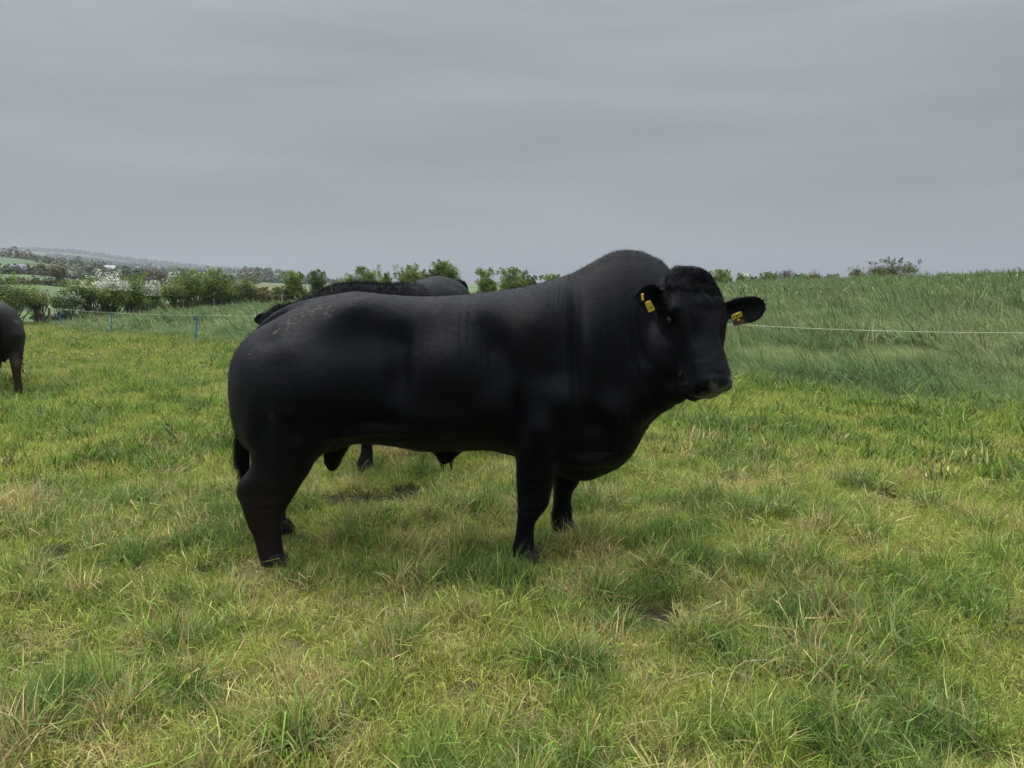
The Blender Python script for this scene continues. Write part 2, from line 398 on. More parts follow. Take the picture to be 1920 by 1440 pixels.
M_HAW = leafy('hawthorn_leaves', (.04, .075, .014), (.19, .25, .04), .3, (.24, .27, .06))
M_HAW2 = leafy('deep_green_leaves', (.028, .06, .014), (.12, .18, .035), .28)
M_BRIGHT = leafy('fresh_green_leaves', (.06, .11, .015), (.23, .30, .045), .35)
M_OLIVE = leafy('olive_leaves', (.05, .06, .02), (.15, .16, .05), .3)
M_RUST = leafy('rusty_leaves', (.10, .05, .02), (.14, .14, .04), .25)
M_BLOOM = leafy('may_blossom', (.5, .5, .40), (.85, .84, .74), .3)
M_FARLEAF = leafy('distant_tree_leaves', (.045, .07, .025), (.09, .12, .045), .2)
M_FARBROWN = leafy('budding_tree_twigs', (.09, .075, .04), (.17, .15, .07), .2)
M_BARK = simple('hawthorn_bark', (.13, .11, .085), .9, .1, .35, 14, .01)
M_TWIG = simple('bare_twig_bark', (.12, .095, .075), .9, .1, .3, 10)

def bush(name, label, cat, px, d, top, wpx, style='haw', lowf=0.0, nleaf=None, bloom=0, shoots=8, group='hawthorn shrubs of the hedge', seed=0, dy=0.0, leaf=None, nb=None, trunk=True, sparse=False, hollow=.62):
    rg = np.random.default_rng(abs(seed + int(px) * 7 + 3))
    y = d; x = (px - 960) / FPX * y / (CP) * 1.0
    x = at(px, 530, y)[0]
    zb = float(HH(x, y)); zt = zrow(top, y); h = max(zt - zb, .5)
    lowf = max(0, lowf - .08); hw = wpx * (1.48 if px < 500 else 1.25) / FPX * y; top = top - 2
    zt = zrow(top, y); zlo = zb + lowf * h; c = (x, y, (zlo + zt) / 2); rad = (hw * .92, hw * .8, (zt - zlo) / 2 * 1.0)
    m = {'haw': M_HAW, 'deep': M_HAW2, 'bright': M_BRIGHT, 'olive': M_OLIVE, 'rust': M_RUST, 'far': M_FARLEAF, 'brown': M_FARBROWN}[style]
    e = empty(name, (x, y, zb), label, cat, group)
    vol = rad[0] * rad[1] * rad[2]
    leaf = leaf or 0.0016 * y + .01
    n = nleaf or int(min(16000, 900 * (rad[0] * rad[2] * 4 + 1)))
    P, Nn, ctr = crown_pts(c, rad, n, rg, nb or 24 + int(14 * rad[0]), shoots=shoots, hollow=hollow)
    P[:, 2] = np.maximum(P[:, 2], zb + .02)
    k = rg.random(len(P))
    if bloom:
        bl = (P[:, 2] > np.percentile(P[:, 2], 100 - 62 * min(bloom + .25, 1))) & (k < bloom * 1.1)
        g = NA(P[:, 0] * 1.6 + 3, P[:, 2] * 1.6) > .62 - .5 * bloom
        bl &= g
    else: bl = np.zeros(len(P), bool)
    hgt = np.clip((P[:, 2] - zlo) / (zt - zlo), 0, 1)
    tint = np.clip(-.12 + .95 * NB(P[:, 0] * 1.7, P[:, 2] * 1.7 + P[:, 1]) + .4 * rg.random(len(P)), 0, 1)
    link('crown', leaves_mesh('crown', P[~bl], Nn[~bl], leaf, rg, tint=tint[~bl]), m, e)
    if bl.any(): link('blossom', leaves_mesh('blossom', P[bl] + [0, -.06, .04], Nn[bl], leaf * 1.0, rg), M_BLOOM, e)
    if trunk: link('trunk', stems_mesh('trunk', (x, y, zb), ctr, rg, max(.03, .018 * h + .02), 3 if hw < 1 else 5, hw * .35, 1), M_BARK, e)
    return e

# (px, distance, top row, half width px, style, low fraction, bloom, description)
HEDGE = [
 (-46, 38, 520, 40, 'haw', .3, .05, 'hawthorn just outside the left edge, beyond the brown cow'),
 (-112, 37, 524, 44, 'bright', .3, .1, 'second hawthorn outside the left edge of the picture'),
 (-185, 36, 518, 46, 'haw', .3, 0, 'third hawthorn outside the left edge of the picture'),
 (18, 39, 521, 52, 'haw', .30, 0, 'dense round hawthorn above the back of the brown cow at left'),
 (66, 40, 545, 22, 'rust', .42, 0, 'small rusty leaved hawthorn just right of the brown cow'),
 (120, 42, 548, 27, 'deep', .42, .10, 'low leaning hawthorn behind the first blue fence post'),
 (163, 44, 524, 36, 'haw', .38, .12, 'broad hawthorn with few blossoms, left of the whitest blossoming one'),
 (205, 46, 516, 34, 'haw', .32, .62, 'tallest hawthorn topped with a mass of white blossom'),
 (243, 48, 519, 28, 'bright', .25, .02, 'green hawthorn between the two shrubs in white blossom'),
 (283, 51, 529, 17, 'haw', .2, .55, 'narrow hawthorn with white blossom only at its top'),
 (322, 54, 525, 24, 'haw', .38, .1, 'thin hawthorn with bare leaning stems under its crown'),
 (355, 56, 512, 30, 'bright', .35, .14, 'bushy hawthorn with cream blossom behind the tallest blue post'),
 (402, 58, 508, 33, 'haw', .22, .03, 'large hawthorn right of the cream blossoming one, pale stems below'),
 (446, 60, 522, 32, 'haw', .1, .05, 'rounded hawthorn sloping down towards the tangled bramble'),
 (488, 61, 541, 30, 'rust', 0, .03, 'low tangled bramble thicket left of the wooden post'),
 (523, 62, 541, 26, 'deep', 0, .02, 'dark low thicket around the wooden post above the bull tail'),
 (551, 62, 510, 21, 'bright', 0, 0, 'bright green upright shrub left above the bull rump'),
 (596, 63, 509, 19, 'deep', 0, 0, 'upright shrub with a shoot leaning right, above the bull rump'),
 (655, 64, 519, 22, 'bright', 0, .08, 'leafy shrub with pale blossom over the shaggy neck of the far bull'),
 (688, 65, 504, 29, 'haw', 0, 0, 'taller leafy shrub second from left in the middle row'),
 (724, 66, 513, 18, 'bright', 0, .03, 'small loose shrub between two taller ones above the bull back'),
 (768, 66, 502, 28, 'haw', 0, 0, 'rounded shrub left of the tallest one with a stray shoot'),
 (806, 67, 507, 18, 'deep', 0, 0, 'narrow shrub with one tall stray shoot'),
 (836, 67, 493, 28, 'haw', 0, 0, 'tallest shrub of the middle row, directly above the far bull rump'),
 (912, 68, 508, 22, 'bright', 0, 0, 'rounded shrub just right of the far bull rump'),
 (962, 69, 508, 30, 'haw', 0, 0, 'wide shrub nearest the bull hump in the middle row'),
 (992, 70, 519, 16, 'deep', 0, 0, 'small shrub at the right end of the middle row'),
 (1040, 71, 520, 30, 'haw', 0, 0, 'shrub hidden behind the bull hump'),
 (1353, 74, 510, 21, 'bright', 0, .25, 'shrub with cream blossom touching the right side of the bull forehead'),
 (1394, 76, 515, 13, 'haw', 0, .6, 'small whitish blossoming shrub on the skyline'),
 (1411, 76, 522, 11, 'deep', 0, 0, 'low dark shrub on the skyline right of the whitish one'),
 (1440, 76, 514, 18, 'haw', 0, .02, 'rounded green shrub on the skyline left of the bare tree'),
 (1496, 76, 517, 17, 'deep', 0, .12, 'green shrub with pale blossom in front of the bare tree'),
 (1521, 76, 519, 14, 'haw', 0, 0, 'green shrub at the right foot of the bare tree'),
 (1560, 76, 517, 13, 'deep', 0, 0, 'small isolated dark shrub between the bare tree and the olive tree'),
]
for i, (px, d, top, wp, st, lf, bl, lab) in enumerate(HEDGE):
    bush('hawthorn_shrub', lab, 'shrub', px, d, top, wp, st, lf, bloom=bl, seed=i, shoots=22 if px > 520 else 14)
# understorey that fills the foot of the hedge
for i, (px, d, top, wp) in enumerate([(75, 41.5, 592, 20), (112, 42.5, 588, 24), (158, 44.5, 586, 20), (200, 46, 572, 20), (262, 50, 558, 22), (300, 52.5, 566, 18), (342, 55, 562, 20), (378, 57.5, 560, 22), (425, 59, 555, 20), (572, 63, 545, 22), (622, 64, 556, 24)]):
    bush('bramble_bush', ['trailing bramble beside the white topped post', 'bramble clump under the leaning hawthorn', 'bramble clump left under the blossoming hawthorns', 'leafy undergrowth beneath the whitest hawthorn', 'undergrowth between the white blossoming shrubs', 'undergrowth right of the narrow blossoming hawthorn',
         'undergrowth behind the top of the tallest blue post', 'undergrowth right of the tallest blue post', 'undergrowth beneath the rounded hawthorn', 'low growth between the two upright shrubs over the bull rump', 'low growth behind the curly poll of the far bull'][i], 'bramble', px, d, top, wp, 'deep', 0, seed=90 + i, shoots=5, group='brambles at the foot of the hedge')

# bare tree and olive tree on the right skyline
def bare_tree(px, d, top, wpx, label, name='bare_tree', leaf=None, seed=0, nsub=5):
    rg = np.random.default_rng(seed); y = d; x = at(px, 530, y)[0]; zb = float(HH(x, y)); zt = zrow(top, y); h = zt - zb; hw = wpx / FPX * y
    e = empty(name, (x, y, zb), label, 'tree'); mb = MB(); tips = []
    def grow(p, dr, l, r, lev):
        q = p + dr * l * .5 + rg.normal(0, .05 * l, 3); e2 = p + dr * l + rg.normal(0, .06 * l, 3)
        mb.add(tube([p, q, e2], [r, r * .8, r * .6], 5 if lev < 2 else 3, False)); 
        if lev >= 5: tips.append(e2); tips.append(q); return
        for _ in range(3 if lev else nsub):
            nd = dr + rg.normal(0, .42, 3) * np.array([1.25, 1, .75]); nd[2] += .1; nd /= np.linalg.norm(nd); grow(e2 if rg.random() < .7 else q, nd, l * .74, r * .58, lev + 1)
    for s in range(4):
        a = rg.uniform(-1, 1); grow(np.array([x + a * hw * .25, y + rg.uniform(-.3, .3), zb - .1]), np.array([a * .5 * hw / h * 1.6, rg.uniform(-.3, .3), 1.0]) / 1.1, h * .27, .05, 0)
    V = np.array(mb.v); k = V[:, 2] > zb + .1
    V[:, 0] = x + (V[:, 0] - x) * hw / max(np.percentile(np.abs(V[:, 0] - x), 98), .1)
    sc_ = h / max(np.percentile(V[:, 2] - zb, 99.5), .1); V[:, 2] = zb + (V[:, 2] - zb) * sc_; mb.v = V
    link('branches', mb.mesh('branches'), M_TWIG, e)
    return e
bare_tree(1500, 80, 505, 42, 'bare twiggy rounded tree with no leaves on the right skyline', seed=3)
bare_tree(1552 - 16, 80, 514, 14, 'small bare twiggy bush at the right edge of the bare tree', seed=5, name='bare_bush')
bare_tree(1455, 80, 512, 16, 'small bare twiggy bush at the left edge of the bare tree', seed=8, name='bare_bush')
bush('olive_tree', 'wide open crowned olive green tree on the right skyline', 'tree', 1672, 82, 491, 47, 'olive', .12, nleaf=7500, shoots=16, group=None, seed=5, leaf=.12, nb=44, hollow=.3)
bush('olive_tree', 'smaller olive green tree just left of the wide crowned one', 'tree', 1608, 82, 503, 20, 'olive', .1, nleaf=1900, shoots=8, group=None, seed=6, leaf=.12, nb=14, hollow=.25)
bush('tussock', 'low green tussock breaking the right skyline beyond the olive tree', 'tussock', 1772, 58, 513, 17, 'deep', 0, nleaf=900, shoots=10, group=None, seed=7, trunk=False)
for o_ in list(COL.objects):
    if o_.name.startswith('olive_tree') and 'group' in o_: del o_['group']

# distant single trees, hedgerows and woods
def far_tree(px, d, vbase, top, wpx, label, style='far', seed=0, n=900, lowf=.2, name='distant_tree'):
    e = bush(name, label, 'tree', px, d, top, wpx, style, lowf, nleaf=n, shoots=6, group='trees in the far fields', seed=seed, leaf=.0028 * d, nb=16)
    return e
FT = [(96, 165, 486, 24, 'brown', .3, 'spreading brownish tree standing in the mid-distance field at left'), (115, 170, 497, 16, 'brown', .2, 'right limb of brownish budding tree leaning over the field'),
 (18, 290, 497, 20, 'far', .0, 'dark green tree left of the grey roofed barn'), (60, 300, 503, 12, 'far', .0, 'dark trees right of the grey roofed barn'), (75, 300, 500, 9, 'far', .0, 'small dark tree further right of the barn'),
 (38, 158, 522, 9, 'far', 0, 'small dark bush at the foot of the bright field'), (67, 158, 526, 9, 'far', 0, 'round dark bush alone in the bright field'), (92, 160, 524, 13, 'far', 0, 'dark bush below the brownish tree'),
 (62, 560, 484, 7, 'far', 0, 'small tree on the near hill crest'), (75, 570, 485, 5, 'far', 0, 'second small tree on the near hill crest'),
 (143, 620, 489, 6, 'far', .1, 'dark small tree beyond the hill crest'), (150, 640, 485, 8, 'far', .1, 'rounded dark tree beyond the hill crest'),
 (120, 900, 486, 8, 'far', .1, 'hazy tree left of the rounded dark one'), (180, 420, 492, 14, 'brown', .15, 'hazy brownish tree above the white blossom'), (225, 420, 501, 11, 'far', .15, 'hazy green tree above the white blossom'),
 (236, 300, 502, 13, 'far', .15, 'tall hazy tree in the valley wood'), (258, 300, 504, 12, 'far', .15, 'second hazy tree in the valley wood'), (278, 310, 505, 12, 'brown', .15, 'brownish hazy tree in the valley wood'), (300, 320, 507, 12, 'brown', .15, 'third brownish hazy tree in the valley wood'),
 (470, 330, 509, 17, 'brown', .1, 'hazy brownish tree behind the rounded hawthorn'), (488, 700, 507, 14, 'far', .1, 'hazy wood top on the middle hill'), (505, 900, 508, 9, 'far', .1, 'hazy tree on crest of the middle hill'), (345, 500, 504, 10, 'brown', .1, 'hazy tree near the white farmhouse')]
for i, (px, d, top, wp, st, lf, lab) in enumerate(FT): far_tree(px, d, 0, top, wp, lab, st, 200 + i, 700, lf)

def hedgerow(pts, hgt, label, style='far', seed=0, name='hedgerow', step=None, leafk=.003, cat='hedgerow'):
    """pts: (px, distance) along the row"""
    rg = np.random.default_rng(seed); W = [np.array([at(p, 530, d)[0], d]) for p, d in pts]
    PP = []; NN = []; 
    for a, b in zip(W[:-1], W[1:]):
        l = np.linalg.norm(b - a); dist = (a[1] + b[1]) / 2; st = hgt * .7; n = max(2, int(l / st))
        for k in range(n):
            c = a + (b - a) * (k + rg.random()) / n; hh = hgt * rg.uniform(.8, 1.1) * (1.3 if rg.random() < .08 and dist < 2000 else 1); z = float(HH(c[0], c[1]))
            m = 90; v = rg.normal(0, 1, (m, 3)); v /= np.linalg.norm(v, axis=1)[:, None]; v[:, 2] = np.abs(v[:, 2])
            PP.append(np.array([c[0], c[1], z]) + v * np.array([st * .8, st * .7, hh]) * rg.uniform(.6, 1.05, (m, 1))); NN.append(v + [0, 0, .4])
    P = np.concatenate(PP); Nn = np.concatenate(NN); dist = np.mean([p[1] for p in pts])
    me = leaves_mesh(name, P, Nn, max(leafk * dist, hgt * .28), rg)
    o = link(name, me, {'far': M_FARLEAF, 'brown': M_FARBROWN, 'deep': M_HAW2}[style]); tag(o, label, cat, kind=None)
    return o
hedgerow([(-160, 155), (70, 156), (150, 150), (210, 140)], 1.6, 'dark hedge along the foot of the bright mid-distance field', seed=1)
hedgerow([(-160, 290), (90, 292), (165, 275)], 3.2, 'hedge along the top of the bright field beside the barn', seed=2)
hedgerow([(-100, 560), (0, 545), (40, 550), (62, 565)], 7.0, 'dark wooded hedge falling along the near hill crest', 'brown', seed=3)
hedgerow([(62, 520), (110, 480), (165, 430), (215, 380)], 4, 'hedge running down the near hill to the valley', seed=4)
hedgerow([(165, 250), (260, 255), (345, 250)], 2.4, 'low dark hedge across the valley field', seed=5)
hedgerow([(215, 330), (440, 360)], 5.5, 'brownish tree belt across the valley', 'brown', seed=6, cat='tree belt', name='tree_belt')
hedgerow([(150, 800), (260, 780), (420, 760)], 7, 'hazy tree belt below the white farmhouse', seed=7, cat='tree belt', name='tree_belt')
hedgerow([(40, 1100), (200, 1150), (420, 1250)], 9, 'hazy tree belt at the foot of the far ridge', seed=8, cat='tree belt', name='tree_belt')
hedgerow([(60, 1700), (260, 1750), (430, 1850)], 11, 'faint hedge line on the slope of the far ridge', seed=9)
hedgerow([(90, 2500), (240, 2450), (380, 2550)], 14, 'faint upper hedge line on the far ridge', seed=10)
hedgerow([(-300, 3450), (60, 3480), (200, 3500), (330, 3500), (470, 3500)], 20, 'wooded skyline of the far ridge', seed=11, cat='wood', name='distant_wood')
hedgerow([(430, 1450), (500, 1480), (560, 1500), (620, 1500)], 9, 'wooded crest of the middle hill', seed=12, cat='wood', name='distant_wood')
hedgerow([(440, 950), (500, 940), (560, 900), (640, 880)], 6, 'hedge crossing the middle hill below the white barn', seed=13)
hedgerow([(350, 640), (440, 600), (520, 560), (600, 540)], 5, 'hedge in the valley behind the rounded hawthorn', seed=14)
hedgerow([(560, 2400), (700, 2600)], 10, 'faint hedge on the last low hill at the skyline', seed=15)

# ------------------------------------------------------------------ distant buildings
M_WHITE = simple('white_render', (.7, .7, .68), .8, .2, .08, 3)
M_SLATE = simple('grey_slate', (.16, .155, .19), .7, .3, .15, 4)
M_PALE = simple('pale_sheet_roof', (.55, .56, .58), .6, .3, .08, 2)
M_STONE = simple('grey_stone_wall', (.24, .22, .20), .9, .1, .2, 3)
M_DARK = simple('dark_opening', (.02, .02, .022), .4, .4)
def building(name, px, d, vbot, vtop, wpx, label, cat, wall, roof, nwin=3, door=True, rz=0.1, roof_frac=.5):
    x = at(px, 530, d)[0]; zt = zrow(vtop, d); zb = zrow(vbot, d); zg = min(zb, float(H0(x, d)) - .2); w_ = wpx / FPX * d; ht = zt - zb; hw = ht * (1 - roof_frac); dp = max(w_ * .35, 3)
    e = empty(name, (x, d, zg), label, cat)
    c, s = math.cos(rz), math.sin(rz)
    T = lambda p: (x + p[0] * c - p[1] * s, d + p[0] * s + p[1] * c, p[2])
    V = [T(p) for p in [(-w_, -dp, zg), (w_, -dp, zg), (w_, dp, zg), (-w_, dp, zg), (-w_, -dp, zb + hw), (w_, -dp, zb + hw), (w_, dp, zb + hw), (-w_, dp, zb + hw), (-w_, 0, zt - .15), (w_, 0, zt - .15)]]
    link('wall', mesh_np('wall', V, [(0, 1, 5, 4), (2, 3, 7, 6), (1, 2, 6, 9, 5), (3, 0, 4, 8, 7), (3, 2, 1, 0)]), wall, e)
    ow, od = w_ + .3, dp + .3; ze = zb + hw - .15
    V = [T(p) for p in [(-ow, -od, ze), (ow, -od, ze), (ow, 0, zt), (-ow, 0, zt), (-ow, od, ze), (ow, od, ze), (-ow, -od, ze + .2), (ow, -od, ze + .2), (ow, 0, zt + .2), (-ow, 0, zt + .2), (-ow, od, ze + .2), (ow, od, ze + .2)]]
    link('roof', mesh_np('roof', V, [(3, 2, 1, 0), (5, 2, 3, 4), (6, 7, 8, 9), (10, 9, 8, 11), (0, 1, 7, 6), (4, 10, 11, 5), (0, 6, 9, 3), (3, 9, 10, 4), (1, 2, 8, 7), (2, 5, 11, 8)]), roof, e)
    for k in range(nwin):
        xx = -w_ + (k + .5) * 2 * w_ / nwin
        if door and k == nwin // 2:
            mb = MB(); p = T((xx, -dp - .04, zb + hw * .35)); mb.box(p, (w_ * .08, .05, hw * .42), rz); link('door', mb.mesh('door'), M_DARK, e)
        else:
            mb = MB(); p = T((xx, -dp - .04, zb + hw * .58)); mb.box(p, (w_ * .07, .05, hw * .2), rz); link('window', mb.mesh('window'), M_DARK, e)
    mb = MB(); p = T((w_ * .8, 0, zt + .4)); mb.box(p, (w_ * .05, w_ * .05, .7), rz); link('chimney', mb.mesh('chimney'), M_STONE, e)
building('barn', 40, 297, 514, 496, 12, 'grey roofed stone barn among dark trees at far left', 'barn', M_STONE, M_SLATE, 3, True, .25, .55)
building('farm_building', 88, 700, 491, 484.5, 9, 'long white farm building on the hill at left', 'building', M_WHITE, M_PALE, 5, False, .05, .4)
building('farm_building', 208, 820, 508, 498, 11, 'pale roofed farm sheds above the white blossom', 'building', M_STONE, M_PALE, 3, True, .3, .6)
building('farmhouse', 326, 700, 517, 510, 6, 'small white farmhouse in the valley', 'house', M_WHITE, M_SLATE, 5, True, -.1, .5)
building('farmhouse', 340, 760, 514, 509, 4, 'white cottage just right of the small white farmhouse', 'house', M_WHITE, M_SLATE, 3, True, .3, .5)
building('farm_building', 518, 940, 526, 521.5, 13, 'long white barn on the middle hill left above the bull rump', 'building', M_WHITE, M_PALE, 6, False, 0, .5)
building('farmhouse', 443, 800, 522, 517, 4, 'pale cottage behind the rounded hawthorn', 'house', M_WHITE, M_SLATE, 3, True, .1, .5)
building('farmhouse', 168, 1300, 500, 496, 4, 'tiny white house beyond the hill crest', 'house', M_WHITE, M_SLATE, 2, False, .1, .5)
building('farmhouse', 262, 1500, 503.5, 499.5, 4, 'tiny white house at the foot of the far ridge', 'house', M_WHITE, M_SLATE, 2, False, .1, .5)
building('farmhouse', 300, 1700, 503.5, 500, 3, 'tiny white house furthest right below the far ridge', 'house', M_WHITE, M_SLATE, 2, False, -.1, .5)

# ------------------------------------------------------------------ electric fence (blue step-in posts, white polywire)
M_BLUE = simple('blue_plastic', (.012, .12, .42), .45, .4, .1, 30)
M_STEEL = simple('galvanised_steel', (.35, .35, .34), .5, .5, .1, 40, metallic=.6)
M_WIRE = simple('white_polywire', (.62, .66, .52), .6, .3, .25, 40)
M_POSTWOOD = simple('weathered_post_wood', (.27, .24, .20), .9, .1, .3, 25, .004)
M_CAPW = simple('white_insulator', (.8, .8, .78), .4, .4)
def step_post(x, y, h, label, lean=.04, vis=True):
    z = float(HH(x, y)); e = empty('fence_post', (x, y, z), label, 'fence post', 'blue posts of the electric fence')
    ex = np.array([-lean, 0, 0])
    b = np.array([x, y, z]); top = b + ex * h + [0, 0, h]
    mb = MB(); ps = [b + (top - b) * t for t in (0, .3, .7, .97, 1)]; mb.add(tube(ps, [.021, .019, .017, .016, .008], 8)); link('shaft', mb.mesh('shaft'), M_BLUE, e)
    for t in (.42, .52, .62, .72, .82, .9, .965):
        p = b + (top - b) * t; mb = MB(); mb.add(tube([p, p + [.035, -.01, 0], p + [.05, -.01, .022], p + [.036, -.01, .04]], [.008, .007, .006, .004], 5)); link('wire_lug', mb.mesh('wire_lug'), M_BLUE, e)
    mb = MB(); p = b + (top - b) * .13; mb.add(tube([p, p + [.09, 0, -.01], p + [.095, 0, -.03]], [.011, .01, .008], 6)); link('foot_step', mb.mesh('foot_step'), M_BLUE, e)
    mb = MB(); mb.add(tube([b + [0, 0, .02], b - [0, 0, .2]], [.006, .002], 5)); link('spike', mb.mesh('spike'), M_STEEL, e)
    return top
P3 = at(112, 578, 37.6); P2_ = at(206, 585, 31.5); P1 = at(364.5, 590, 24.2)
tops = []
def ph(P): return P[2] - float(HH(P[0], P[1]))
tops.append(step_post(P3[0], P3[1], ph(P3), 'furthest blue plastic fence post, near the white topped wooden post', .02))
tops.append(step_post(P2_[0] - .0, P2_[1], ph(P2_), 'middle blue plastic fence post, below the blossoming hawthorns', -.08))
tops.append(step_post(P1[0], P1[1], ph(P1), 'nearest and tallest blue plastic fence post, left of the bull', -.09))
tops.append(step_post(-3.2, 18.4, .88, 'blue plastic fence post hidden behind the bull body', -.03))
RW = at(1385, 608.5, 11.8); RW2 = at(1919, 624, 9.35)
tops.append(step_post(2.15, 13.35, .9, 'blue plastic fence post hidden behind the bull shoulder', -.03))
dirr = RW2 - RW; PR = RW2 + dirr / np.linalg.norm(dirr) * 2.6
tops.append(step_post(PR[0], PR[1], PR[2] - float(HH(PR[0], PR[1])), 'blue plastic fence post off the right edge of the wire', 0))
tops[-1] = PR
def wire(pts, r, name, label, cat, mat, sag=.02, parent=None):
    path = []
    for a, b in zip(pts[:-1], pts[1:]):
        a = np.array(a); b = np.array(b)
        for k in range(16):
            t = k / 16; p = a + (b - a) * t; p[2] -= sag * 4 * t * (1 - t); path.append(p)
    path.append(np.array(pts[-1])); rr = [max(r, .00011 * p[1]) for p in path]
    mb = MB(); mb.add(tube(path, rr, 5)); o = link(name, mb.mesh(name, True), mat, parent)
    if label: tag(o, label, cat)
    return o
wire([at(60, 573, 41.5), at(90, 577.5, 40.6)] + [t - np.array([0, 0, .02]) for t in tops[:3]] + [tops[3] - [0, 0, .02]] + [tops[4] - [0, 0, .02], RW, RW2, PR], .0028, 'electric_wire', 'thin white polywire strung along the blue posts behind the bull', 'wire', M_WIRE, .03)

# wooden post and wire fence in the hedge
fe = empty('wire_fence', (at(92, 600, 40.8)[0], 40.8, 0), 'weathered wooden posts and thin wires running along the hedge', 'fence')
wp = []
for i, (px, d, top) in enumerate([(91, 40.8, 577), (152, 43.6, 574), (215, 46.5, 570), (282, 50.5, 566), (342, 54.5, 563), (400, 57.2, 560), (462, 60, 556), (528.5, 61, 552), (600, 62.5, 550)]):
    p = at(px, top, d); z = float(HH(p[0], p[1])); mb = MB(); mb.add(tube([(p[0], p[1], z - .2), (p[0] + .01, p[1], (z + p[2]) / 2), (p[0] + .03, p[1], p[2])], [.075, .07, .065], 8))
    o = link('post', mb.mesh('post'), M_POSTWOOD, fe); wp.append(p)
    if i == 0:
        mb = MB(); mb.add(tube([(p[0] + .03, p[1], p[2] - .02), (p[0] + .0, p[1], p[2] + .05), (p[0] - .12, p[1], p[2] + .10)], [.08, .08, .05], 8)); link('cap', mb.mesh('cap'), M_CAPW, fe)
for dz in (.08, .5, .85):
    wire([np.array(p) - [0, .08, dz] for p in wp], .003, 'wire', None, None, M_STEEL, .02, fe)
# ------------------------------------------------------------------ cattle
def loft(rings):
    rings = [np.asarray(r_, float) for r_ in rings]; m = len(rings[0]); V = np.concatenate(rings); F = []
    for i in range(len(rings) - 1):
        for k in range(m):
            a = i * m + k; b = i * m + (k + 1) % m; F.append((a, b, b + m, a + m))
    n = len(V); V = np.vstack([V, rings[0].mean(0), rings[-1].mean(0)]); o = (len(rings) - 1) * m
    for k in range(m):
        F.append(((k + 1) % m, k, n)); F.append((o + k, o + (k + 1) % m, n + 1))
    return V, F
NT = 72
TH = np.linspace(0, 2 * math.pi, NT, endpoint=False)
def spow(a, p): return np.sign(a) * np.abs(a) ** p
def interp_rings(tab, n):
    """tab: rows of numbers, first column the parameter; cubic resample"""
    tab = np.array(tab, float); t = np.linspace(tab[0, 0], tab[-1, 0], n)
    return pchip_rows(t, tab[:, 0], tab)
def catmull(P, n):
    P = np.asarray(P, float); s = np.arange(len(P)); return pchip_rows(np.linspace(0, len(P) - 1, n), s.astype(float), P)
def remesh(parts, voxel, smooth=3, name='body', fac=.5):
    mb = MB()
    for p in parts: mb.add(p)
    me = mesh_np(name + '_src', mb.v, mb.f); o = bpy.data.objects.new(name + '_src', me); COL.objects.link(o)
    m = o.modifiers.new('r', 'REMESH'); m.mode = 'VOXEL'; m.voxel_size = voxel
    s = o.modifiers.new('s', 'SMOOTH'); s.iterations = smooth; s.factor = fac
    dg = bpy.context.evaluated_depsgraph_get(); ev = o.evaluated_get(dg); r_ = bpy.data.meshes.new_from_object(ev)
    bpy.data.objects.remove(o); bpy.data.meshes.remove(me)
    r_.name = name; r_.polygons.foreach_set('use_smooth', np.ones(len(r_.polygons), bool)); return r_
def setco(me, V): me.vertices.foreach_set('co', V.astype(np.float32).ravel()); me.update()
def ellipsoid(c, r, ax=None, n=14):
    rings = []
    for i in range(1, n):
        a = math.pi * i / n
        rr = np.stack([np.cos(TH) * math.sin(a) * r[0], np.sin(TH) * math.sin(a) * r[1], np.full(NT, math.cos(a) * r[2])], 1)
        rings.append(rr)
    rings = [x_ if ax is None else x_ @ np.array(ax) for x_ in rings]
    return loft([x_ + np.array(c) for x_ in rings])
def hair_mesh(name, roots, dirs, length, width, rg, seg=4, droop=.3, curl=.0):
    n = len(roots); roots = np.asarray(roots, float); d = np.asarray(dirs, float); d = d / (np.linalg.norm(d, axis=1)[:, None] + 1e-9)
    ln = length * rg.uniform(.6, 1.2, n) if np.ndim(length) == 0 else length
    side = np.cross(d, rg.normal(0, 1, (n, 3))); side /= np.linalg.norm(side, axis=1)[:, None] + 1e-9
    ph_ = rg.uniform(0, 6.28, n); V = []; up = np.cross(side, d)
    for k in range(seg + 1):
        t = k / seg
        p = roots + d * (ln * t)[:, None] + np.array([0, 0, -1]) * (droop * ln * t * t)[:, None]
        if curl: p = p + (side * np.sin(ph_ + t * 5)[:, None] + up * np.cos(ph_ + t * 5)[:, None]) * (curl * ln * t)[:, None]
        w_ = width * (1 - t * .85)
        V += [p - side * w_ / 2, p + side * w_ / 2]
    V = np.stack(V, 1); m = 2 * (seg + 1); F = []
    base = np.arange(n)[:, None] * m
    for k in range(seg): F.append(base + np.array([2 * k, 2 * k + 1, 2 * k + 3, 2 * k + 2]))
    return mesh_np(name, V.reshape(-1, 3), np.concatenate(F).reshape(-1, 4), True)

